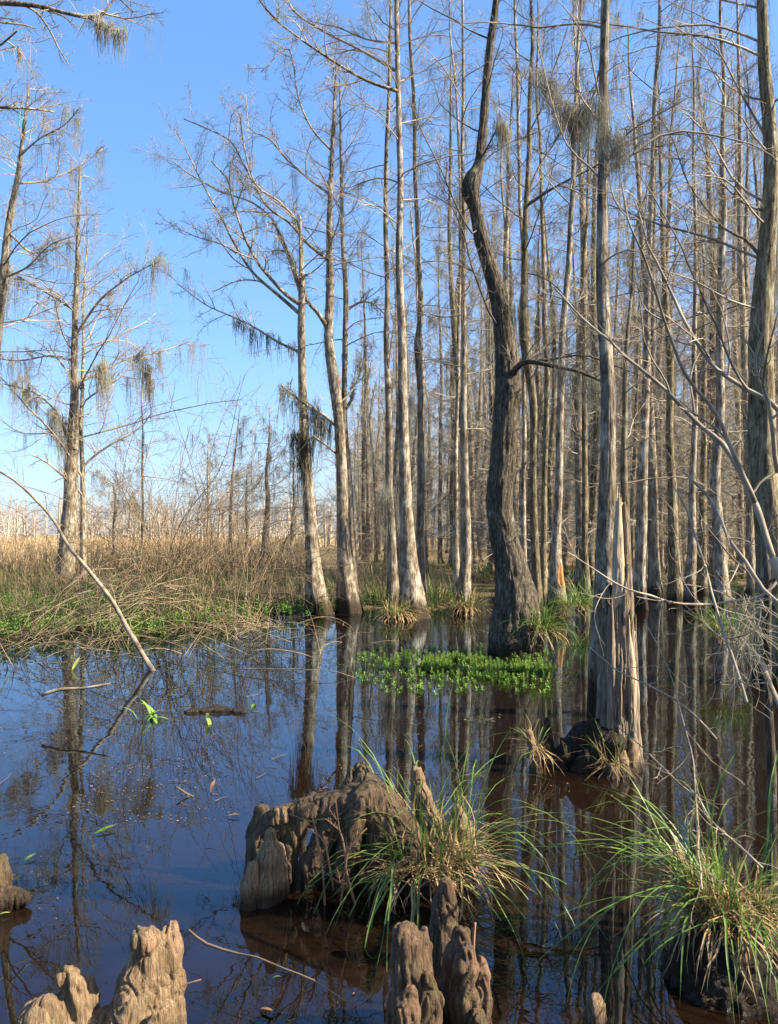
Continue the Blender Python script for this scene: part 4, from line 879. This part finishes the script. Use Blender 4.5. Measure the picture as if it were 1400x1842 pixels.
def shrub(name, label, px, Yd, n, Lr, spread, seed, mat='twig_dark', az=None, k=7, k3=3, droop=.10, rr=.0085, cat='shrub'):
    rg = rngof(seed); x = (px-700)/F*Yd; z = float(ground_z(np.array([x]), np.array([Yd]))[0]); z = max(z, -.1)-.08; o = thing(name, label, cat, (x, Yd, max(z, 0)))
    a = rg.random(n)*6.28 if az is None else az+rg.normal(size=n)*.8; tl = np.abs(rg.normal(size=n))*spread
    d = np.stack([np.cos(a)*np.sin(tl), np.sin(a)*np.sin(tl), np.cos(tl)], -1); L = Lr[0]+(Lr[1]-Lr[0])*rg.random(n)
    p0 = np.array([x, Yd, z])+np.concatenate([rg.normal(size=(n, 2))*.28, np.zeros((n, 1))], 1)
    p = grow(rg, p0, d, L, 12, 0., .10, droop); r = rr*(.6+.8*rg.random((n, 1)))*np.linspace(1.3, .35, 12)[None]
    g = Geo(); g.tubes(p, r, 5); g.obj('stems', M[mat], o, (x, Yd, max(z, 0)))
    cc = spawn(rg, p, r, L, k, .25, 1., 40, 14, .35, .5, 6, .02, .15, .6, .003, 0.); g = Geo(); g.tubes(cc[0], cc[1], 3)
    if k3: c2 = spawn(rg, cc[0], cc[1], cc[2], k3, .2, 1., 42, 14, .45, .4, 4, .02, .18, .6, .0026, 0.); g.tubes(c2[0], c2[1], 3)
    stuff(g.obj('twigs', M[mat], o, (x, Yd, max(z, 0)))); return o
for i, (px, Yd, n, Lr, sp, lab, mt) in enumerate([
    (232, 15.5, 16, (1.2, 3.0), .45, 'bare twiggy shrub in the bank grass just right of the double cypress', 'brush'),
    (300, 14.6, 22, (1.4, 3.6), .42, 'tall bare brush behind the foot of the leaning pole', 'brush'),
    (362, 15.2, 20, (1.6, 4.2), .38, 'tallest bare arching brush in the middle of the bank', 'brush'),
    (425, 15.8, 20, (1.2, 3.4), .42, 'bare brush leaning over the bank right of the tallest brush', 'brush'),
    (480, 17.5, 16, (1.0, 2.6), .45, 'low bare brush below the stout short cypress', 'brush'),
    (150, 15.0, 14, (.8, 1.8), .5, 'low tangled brush at the feet of the double cypress', 'brush'),
    (60, 14.6, 14, (.8, 1.9), .5, 'low pale brush near the left edge of the bank', 'brush'),
    (535, 20.0, 14, (.8, 2.2), .5, 'small brush at the left foot of the forking cypress', 'brush'),
    (660, 22.0, 14, (.8, 2.2), .5, 'small grey brush between the crooked cypress and the slim grey trunk', 'brush')]):
    shrub('bare_shrub', lab, px, Yd, int(n*1.1), (Lr[0], Lr[1]*1.35), sp*.9, 600+i, mt, k=8, k3=4, rr=.007)
# heap of fallen reed stalks at the left bank
rg = rngof(700); ho = np.array([(160-700)/F*11.8, 11.8, 0.]); hp = thing('dead_reed_heap', 'heap of fallen straw reed stalks sprawling from the left bank over the water', 'reeds', ho)
g = Geo(); n = 52; a = np.array([A(px, py, Yd) for px, py, Yd in zip(150+230*rg.random(n)**.8, 1000+125*rg.random(n), 12.0+2.2*rg.random(n))])
b = np.array([A(px, py, Yd) for px, py, Yd in zip(-40+250*rg.random(n)**1.1, 1115+110*rg.random(n), 10.4+2.0*rg.random(n))]); b[:, 2] = np.clip(b[:, 2], -.05, .9); kn = rg.integers(3, 7, n)
t = np.linspace(0, 1, 9)[None, :, None]; arch = (.25+.5*rg.random(n))[:, None, None]*np.array([0, 0, 1.])*4*t*(1-t)*.45
p = a[:, None]*(1-t)+b[:, None]*t+arch+rg.normal(size=(n, 9, 3))*.03+np.where(np.arange(9)[None, :] >= kn[:, None], (np.arange(9)[None, :]-kn[:, None])*.1, 0)[..., None]*rg.normal(size=(n, 1, 3))*np.array([1, .6, .5]); g.tubes(p, (.0045*(.5+.9*rg.random((n, 1))))*np.linspace(1, .6, 9)[None], 4)
n = 130; x = A(150, 1100, 12)[0]+rg.normal(size=n)*1.6; y = 12.6+rg.normal(size=n)*.9; d = rg.normal(size=(n, 3))*np.array([1., .6, .35])+np.array([-.1, 0, .5])
p = grow(rg, np.stack([x, y, 0*x], -1), d, .7+1.1*rg.random(n), 8, 0, .06, .22); g.tubes(p, .005*(.5+.8*rg.random((n, 1)))*np.linspace(1, .5, 8)[None], 4)
n = 60; x = (455-700)/F*13.2+rg.normal(size=n)*.35; d = rg.normal(size=(n, 3))*np.array([.7, .4, .2])+np.array([-.4, -.5, .35])
p = grow(rg, np.stack([x, 14.3+rg.normal(size=n)*.4, .1+0*x], -1), d, .8+1.2*rg.random(n), 8, 0, .06, .3); g.tubes(p, .005*(.5+.8*rg.random((n, 1)))*np.linspace(1, .5, 8)[None], 4)
stuff(g.obj('stalks', M['reed_dead'], hp, ho))

g = Geo(); n = 260; x = A(170, 1100, 12)[0]+rg.normal(size=n)*1.7; y = 12.7+rg.normal(size=n)*.8; d = rg.normal(size=(n, 3))*np.array([1., .6, .4])+np.array([-.1, 0, .35])
p = grow(rg, np.stack([x, y, .05+.35*rg.random(n)], -1), d, .3+.5*rg.random(n), 6, -.05, .16, .3); g.ribbons(p, .006*(.5+.8*rg.random((n, 1)))*np.linspace(1, .2, 6)[None]); stuff(g.obj('dead_leaves', M['marsh_dry'], hp, ho))

# pale shrub reaching in from the right edge
YR = 3.5; ro_ = A(1420, 1010, YR); rs_ = thing('bare_shrub', 'pale-barked leafless shrub reaching in from the right edge', 'shrub', (ro_[0], YR, 0)); rb = (ro_[0], YR, 0)
lines = [([(1480, 1720), (1465, 1500), (1440, 1250), (1415, 1080), (1392, 1005)], 30, 22, -.1), ([(1392, 1005), (1362, 915), (1335, 855), (1300, 800), (1262, 768), (1200, 705), (1150, 662), (1095, 612), (1035, 560), (1000, 520)], 17, 4, .5),
    ([(1358, 905), (1325, 830), (1290, 750), (1258, 705), (1222, 650), (1195, 570), (1165, 480), (1130, 390), (1118, 330)], 13, 3, -.3), ([(1420, 760), (1385, 722), (1345, 700), (1290, 665), (1250, 610), (1215, 540), (1180, 470), (1165, 440), (1140, 360)], 14, 3, .3),
    ([(1400, 850), (1392, 790), (1384, 720), (1362, 680), (1358, 640), (1375, 590), (1372, 540)], 13, 4, -.2), ([(1384, 722), (1372, 690), (1380, 640), (1398, 560)], 8, 4, -.4), ([(1345, 700), (1320, 660), (1275, 560), (1235, 470), (1215, 420), (1100, 240)], 7, 2, -.3),
    ([(1420, 1020), (1370, 1072), (1310, 1082), (1250, 1088), (1190, 1078), (1130, 1060), (1090, 1040), (1050, 1012), (1020, 995)], 8, 2.5, -.5), ([(1230, 850), (1270, 890), (1290, 925), (1312, 975), (1340, 1010), (1372, 1060), (1420, 1100)], 6, 9, -.5),
    ([(1215, 880), (1240, 935), (1262, 1000), (1280, 1065), (1300, 1130), (1322, 1195), (1345, 1260)], 4, 7, -.6), ([(1365, 1180), (1385, 1230), (1410, 1290)], 9, 12, -.7), ([(1160, 1115), (1195, 1180), (1228, 1290), (1248, 1370), (1252, 1440), (1260, 1560)], 2.5, 4.5, -.4),
    ([(1060, 1165), (1110, 1205), (1180, 1240), (1240, 1275), (1290, 1330)], 2.5, 5, -.2), ([(1210, 1400), (1245, 1440), (1300, 1495), (1370, 1560)], 3, 6, -.5), ([(1105, 1300), (1150, 1340), (1200, 1390), (1250, 1430)], 2, 4, -.3), ([(1250, 1380), (1252, 1440), (1257, 1520), (1262, 1600)], 3, 4, -.7)]
mid = []
for i, (pl, w0, w1, dy) in enumerate(lines):
    m = len(pl); C = np.array([[*A(p_[0], p_[1], YR+dy*j/(m-1)), max(1.6, w0+(w1-w0)*j/(m-1))*.37*YR/F] for j, p_ in enumerate(pl)]); P = catmull(C, .05)
    q = P[:, :3]+.006*np.stack([vnoise(P[:, :3]*9, i), vnoise(P[:, :3]*9+4, i+3), vnoise(P[:, :3]*9+8, i+5)], -1); g = Geo(); g.tubes(q, P[:, 3]*(1+.12*vnoise(P[:, :3]*30, i)), 8, True); g.obj('branch', M['stick_pale'], rs_, rb)
    if i and i not in (10,): mid.append((interp_poly(q, np.linspace(0, 1, 14)), np.interp(np.linspace(0, 1, 14), np.linspace(0, 1, len(P)), P[:, 3]), np.linalg.norm(q[-1]-q[0])))
rg = rngof(720); g = Geo(); cc = spawn(rg, np.stack([a_[0] for a_ in mid]), np.stack([a_[1] for a_ in mid]), np.array([a_[2] for a_ in mid]), 7, .15, 1., 42, 14, .30, .4, 9, .03, .13, .6, .0011, 0., sag=.04); g.tubes(cc[0], cc[1], 4)
c2 = spawn(rg, cc[0], cc[1], cc[2], 4, .2, 1., 45, 14, .4, .4, 5, .02, .16, .6, .0009, 0.); g.tubes(c2[0], c2[1], 3); stuff(g.obj('twigs', M['stick_pale'], rs_, rb))

# ------------------------------------------------------------------ beards of Spanish moss
def moss(label, pts, Yd, n, L, mat='moss', seed=0, spread=.04, r=None, wander=.16, m=8, group=None, dy=0):
    rg = rngof(seed); C = np.array([A(p[0], p[1], Yd+dy*i) for i, p in enumerate(pts)]); n = int(n*1.25); T = max(4, n//9); n = T*9
    ta = interp_poly(C, rg.random(T))+rg.normal(size=(T, 3))*spread; tl = L[0]*.7+(L[1]*1.25-L[0]*.7)*rg.random(T)**2.0
    P = np.repeat(ta, 9, 0)+rg.normal(size=(n, 3))*spread*.6; LL = np.repeat(tl, 9)*(.25+.85*rg.random(n)); p, rd = strands(rg, P, LL, m, wander, r or .00023*Yd)
    cen = np.repeat(ta, 9, 0)[:, None, :2]; pull = np.linspace(0, .3, m)[None, :, None]; p[:, :, :2] = p[:, :, :2]*(1-pull)+(cen+np.repeat(rg.normal(size=(T, 1, 2))*.08*tl[:, None, None], 9, 0)*np.linspace(0, 1, m)[None, :, None])*pull
    g = Geo(); g.tubes(p, rd, 3); o = g.obj('spanish_moss', M[mat], None, tuple(C.mean(0))); tag(o, label, 'moss', group); return o
moss('pale moss beard on the tip of the top left bough', [(160, 28), (185, 40), (205, 55), (222, 62)], 10., 420, (.12, .38), 'moss_pale', 801, .035)
moss('small moss tassel hanging below the top left bough', [(33, 82), (38, 95)], 10., 90, (.15, .38), 'moss_pale', 802, .012)
moss('slanting moss beard left of the big grey trunk near the top', [(974, 128), (990, 150), (1010, 185), (1022, 205)], 8.6, 700, (.12, .36), 'moss_pale', 803, .045)
moss('dark moss beard in the middle of three by the big grey trunk', [(1028, 195), (1045, 210), (1058, 190)], 8.6, 520, (.2, .6), 'moss', 804, .04)
moss('slanting moss beard draped across the big grey trunk near the top', [(1076, 175), (1088, 215), (1105, 250), (1116, 272)], 7.4, 760, (.14, .40), 'moss_pale', 805, .04)
moss('ragged moss tuft right of the tupelo crown', [(898, 222), (905, 228), (912, 236)], 11.5, 260, (.15, .5), 'moss_pale', 806, .04)
moss('moss beard in the left fork of the double cypress', [(95, 735), (105, 760), (118, 790)], 25.8, 200, (.4, 1.2), 'moss', 807, .12)
moss('long moss curtain right of the double cypress trunk', [(175, 655), (185, 662), (192, 668)], 25.6, 200, (.6, 1.6), 'moss_pale', 808, .12)
moss('dark ragged moss tassel at the end of the right bough of the double cypress', [(258, 645), (265, 672), (272, 690)], 25.8, 130, (.3, 1.1), 'moss_dark', 809, .08)
moss('thin moss tassel far left of the double cypress trunk', [(48, 690), (52, 735)], 25.8, 90, (.4, 1.0), 'moss', 810, .07)
moss('wispy moss under the low left bough of the forking cypress', [(424, 574), (440, 590), (470, 598), (530, 622)], 17.8, 220, (.2, .6), 'moss', 811, .05)
moss('long dark moss curtain on the left side of the forking cypress', [(532, 772), (541, 780), (549, 792), (556, 800)], 17.3, 300, (.35, 1.6), 'moss_dark', 812, .07)
moss('moss fringe along the drooping bough of the crooked cypress', [(506, 696), (540, 722), (575, 748), (598, 765)], 17.1, 320, (.2, .75), 'moss', 813, .05)
moss('dark moss strands hanging between the forking and crooked cypresses', [(566, 740), (575, 750), (583, 760)], 17.6, 150, (.5, 1.0), 'moss_dark', 814, .06)
moss('grey moss veil under the right bough of the tupelo', [(1000, 655), (1040, 668), (1085, 690)], 11.2, 380, (.2, .62), 'moss', 815, .08)
moss('hanging moss between the slim grey trunk and the broad-based cypress', [(700, 890), (712, 892), (690, 900)], 17.6, 180, (.4, 1.1), 'moss', 816, .12)
moss('moss hanging from the dark trunk by the tupelo kink', [(905, 520), (915, 545), (925, 560)], 11.8, 130, (.15, .4), 'moss_dark', 817, .05)
rg = rngof(820); n = 75; P = np.stack([A(px, py, 3.2+.25*rg.random()) for px, py in zip(1340+rg.normal(size=n)*17, 1075+160*rg.random(n))]); d = rg.normal(size=(n, 3))
p = grow(rg, P, d, .05+.10*rg.random(n), 9, -.05, .55); g = Geo(); g.tubes(p, np.full((n, 9), .0011), 3)
P = np.stack([A(px, py, 3.2) for px, py in zip(1345+rg.normal(size=60)*14, 1070+60*rg.random(60))]); p = grow(rg, P, np.tile([0, 0, -1.], (60, 1)), .2+.25*rg.random(60), 12, -.15, .35); g.tubes(p, np.full((60, 12), .0012), 3)
tag(g.obj('spanish_moss', M['moss_pale'], None, tuple(A(1345, 1150, 3.25))), 'curly pale moss tangle on the twigs at the right edge', 'moss')

# ------------------------------------------------------------------ plants and litter on the water
def sprigs(x, y, h, rg, nl=6, whorls=4, ll=.03, wl=.006):
    g = Geo(); K = len(x); top = np.stack([x, y, h], -1); bot = np.stack([x+rg.normal(size=K)*.02, y+rg.normal(size=K)*.02, -.04+0*x], -1)
    st = bot[:, None]*(1-np.linspace(0, 1, 3)[None, :, None])+top[:, None]*np.linspace(0, 1, 3)[None, :, None]; g.tubes(st, np.full((K, 3), .0025), 3)
    for w in range(whorls):
        f = .35+.65*(w+1)/whorls; c0 = bot*(1-f)+top*f
        for j in range(nl):
            a = 2*math.pi*j/nl+rg.random(K)*.6+w*.5; e = .35+.5*w/whorls
            d = np.stack([np.cos(a)*math.cos(e), np.sin(a)*math.cos(e), np.full(K, math.sin(e))], -1); L = ll*(1.15-.35*w/whorls)*(.7+.6*rg.random(K))
            g.ribbons(np.stack([c0, c0+d*L[:, None]*.55, c0+d*L[:, None]+np.array([0, 0, .004])], 1), np.stack([np.full(K, wl*.5), np.full(K, wl), np.full(K, wl*.2)], -1), .2)
    return g
rg = rngof(900)
def patch(n, cx, cy, sx, sy):
    px = cx+rg.normal(size=n)*sx; py = cy+rg.normal(size=n)*sy; py = np.clip(py, 1150, 1250); Yd = CAM_H*F/(py-HY); return (px-700)/F*Yd, Yd
xs, ys = zip(patch(480, 800, 1192, 34, 9), patch(340, 895, 1202, 40, 8), patch(90, 960, 1208, 20, 7), patch(40, 725, 1192, 22, 10), patch(60, 850, 1218, 60, 9), patch(30, 905, 1228, 12, 3)); x = np.concatenate(xs); y = np.concatenate(ys); kp = vnoise(np.stack([x*3.2, y*2.2, 0*x], -1), 31) > -.28+.5*rg.random(len(x))-.25; x, y = x[kp], y[kp]
g = sprigs(x, y, .015+.075*rg.random(len(x))**1.5, rg, 9, 6, .030, .003); tag(g.obj('water_milfoil', M['feather']), 'bright green feathery water plants spread in front of the tupelo', 'water plants', kind='stuff')
x, y = sample_px(rg, 300, (640, 990), (8.8, 12.5)); g = sprigs(x, y, .01+.03*rg.random(len(x)), rg, 5, 2, .035, .007)
tag(g.obj('sparse_water_plants', M['leaf_green']), 'sparse green shoots in the water around the feathery patch', 'water plants', kind='stuff')
x, y = sample_px(rg, 1700, (-150, 760), (12.2, 18.5), 1.3); z = ground_z(x, y); kp = z > -.30; x, y = x[kp], y[kp]; g = sprigs(x, y, np.maximum(ground_z(x, y), 0)+.08+.25*rg.random(len(x)), rg, 5, 4, .075, .016)
tag(g.obj('bank_herbs', M['leaf_green']), 'low leafy green herbs along the edge of the left bank', 'herbs', kind='stuff')
def strap_plant(label, px, py, n, L, mat, seed, w=.018):
    rg = rngof(seed); Yd = Yw(py); x = (px-700)/F*Yd; o = thing('water_plant', label, 'water plant', (x, Yd, 0)); a = rg.random(n)*6.28; e = np.radians(20+60*rg.random(n)); d = np.stack([np.cos(a)*np.cos(e), np.sin(a)*np.cos(e), np.sin(e)], -1)
    LL = L*(.6+.7*rg.random(n)); p = np.zeros((n, 7, 3)); p[:, 0] = np.array([x, Yd, -.02])+rg.normal(size=(n, 3))*np.array([.05, .05, 0])
    for i in range(1, 7): d = norm(d+np.array([0, 0, -.28])); p[:, i] = p[:, i-1]+d*(LL/6)[:, None]
    for i in range(n):
        g = Geo(); g.ribbons(p[i:i+1], (w*np.array([.5, .9, 1, 1, .9, .6, .1]))[None], .3); g.obj('leaf', M[mat], o, (x, Yd, 0))
strap_plant('clump of broad strap leaves floating below the leaning pole foot', 268, 1292, 9, .24, 'leaf_green', 950, .014)
strap_plant('few yellowing strap leaves beside the floating bark', 360, 1296, 3, .25, 'leaf_yellow', 951)
strap_plant('pair of yellow-green leaves right of the floating bark', 384, 1304, 3, .22, 'leaf_yellow', 952)
strap_plant('single upright strap leaf standing in the water right of the bark', 446, 1278, 1, .36, 'leaf_green', 953, .015)
wood = thing('floating_bark', 'dark slab of bark floating among strap leaves at left', 'bark', A(395, 1282, Yw(1282)) * np.array([1, 1, 0]))
Yb = Yw(1282); wood_solid('slab', [[[*(A(335, 1282, Yb)*np.array([1, 1, 0])), .03], [*(A(390, 1280, Yb+.1)*np.array([1, 1, 0])), .05], [*(A(440, 1283, Yb)*np.array([1, 1, 0])), .03]]], 'peat', wood, np.array(wood.location), h=.016, amp=.012, zlo=-.08, seed=71, k=.03)
# floating specks: duckweed, leaf bits, seeds
def flakes(name, label, n, px, py, size, mat, seed, clump=.0):
    rg = rngof(seed); u = px[0]+(px[1]-px[0])*rg.random(n); v = py[0]+(py[1]-py[0])*rg.random(n); Yd = CAM_H*F/(v-HY); x = (u-700)/F*Yd
    kp = vnoise(np.stack([x*1.2, Yd*.8, 0*x], -1), seed) > clump; x, Yd = x[kp], Yd[kp]; n = len(x); a = rg.random(n)*6.28; s = size*(.4+rg.random(n)); k = 6
    th = np.arange(k)*2*math.pi/k; rr = s[:, None]*(.7+.5*rg.random((n, k))); asp = .35+.6*rg.random(n)
    lx = rr*np.cos(th)[None]; ly = rr*np.sin(th)[None]*asp[:, None]
    P = np.stack([x[:, None]+lx*np.cos(a)[:, None]-ly*np.sin(a)[:, None], Yd[:, None]+lx*np.sin(a)[:, None]+ly*np.cos(a)[:, None], np.full((n, k), .003)+.004*rg.random((n, k))], -1)
    C = np.stack([x, Yd, np.full(n, .007)], -1); V = np.concatenate([P, C[:, None]], 1).reshape(-1, 3); b = (np.arange(n)*(k+1))[:, None]; kk = np.arange(k)[None]
    g = Geo(); g.raw(V, None, np.stack([b+kk, b+(kk+1) % k, b+k+0*kk], -1).reshape(-1, 3)); return tag(g.obj(name, M[mat]), label, 'litter', kind='stuff')
flakes('floating_litter', 'dark leaf bits and twigs floating on the open water', 2600, (-100, 760), (1150, 1480), .0065, 'leaf_dead', 960, -.1)
flakes('duckweed', 'small green specks floating near the bank', 900, (300, 900), (1120, 1300), .014, 'leaf_green', 961, .1)
flakes('near_litter', 'few brown leaf bits on the near water', 160, (-50, 1300), (1400, 1842), .008, 'leaf_dead', 962, .15)
# small floating twigs
rg = rngof(970); n = 170; u = -60+900*rg.random(n); v = 1160+420*rg.random(n)**1.4; Yd = CAM_H*F/(v-HY); x = (u-700)/F*Yd; kp = (vnoise(np.stack([x*.9, Yd*.7, 0*x], -1), 77) > -.15) & (ground_z(x, Yd) < -.1)
x, Yd = x[kp], Yd[kp]; n = len(x); d = np.concatenate([rg.normal(size=(n, 2)), np.zeros((n, 1))], 1); p = grow(rg, np.stack([x, Yd, .004+0*x], -1), d, .08+.35*rg.random(n)**2, 6, 0, .12); p[:, :, 2] = .004+.006*rg.random((n, 6))
g = Geo(); g.tubes(p, .0022*(.6+.9*rg.random((n, 1)))*np.linspace(1, .5, 6)[None], 4); tag(g.obj('floating_twigs', M['twig_dark']), 'small dark twigs floating on the open water', 'litter', kind='stuff')
def leaf(label, px, py, L, az, mat, seed, tilt=.1):
    Yd = Yw(py); x = (px-700)/F*Yd; d = np.array([math.cos(az), math.sin(az), tilt]); t = np.linspace(-.5, .5, 6)[:, None]; p = np.array([x, Yd, .008+abs(tilt)*L*.5])+d*t*L+np.array([0, 0, .006])*(1-4*t*t)
    g = Geo(); g.ribbons(p[None], (L*.13*np.array([.1, .8, 1, .9, .6, .05]))[None], .25); tag(g.obj('floating_leaf', M[mat], None, (x, Yd, 0)), label, 'leaf')
leaf('long green leaf floating left of the log, nearer one', 190, 1496, .14, .9, 'leaf_green', 1)
leaf('small green leaf floating by the left edge knee', 55, 1546, .09, 1.2, 'leaf_green', 2)
leaf('dark curled leaf floating in blue water above the forked twig', 383, 1422, .10, 1.5, 'leaf_dead', 3, .5)
leaf('reddish leaf on the water before the bottom centre knees', 480, 1822, .06, -.5, 'leaf_dead', 4)
leaf('yellow-green leaf at the left edge of the near water', 8, 1648, .05, .3, 'leaf_yellow', 5)
leaf('tiny green leaf on the water left of the bottom centre knees', 498, 1763, .035, .2, 'leaf_green', 6)
leaf('yellow leaf standing in the reed heap', 137, 1205, .18, 1.4, 'leaf_yellow', 7, .8)
leaf('dry leaf floating right of the forked twig', 420, 1470, .08, .1, 'leaf_dead', 8)
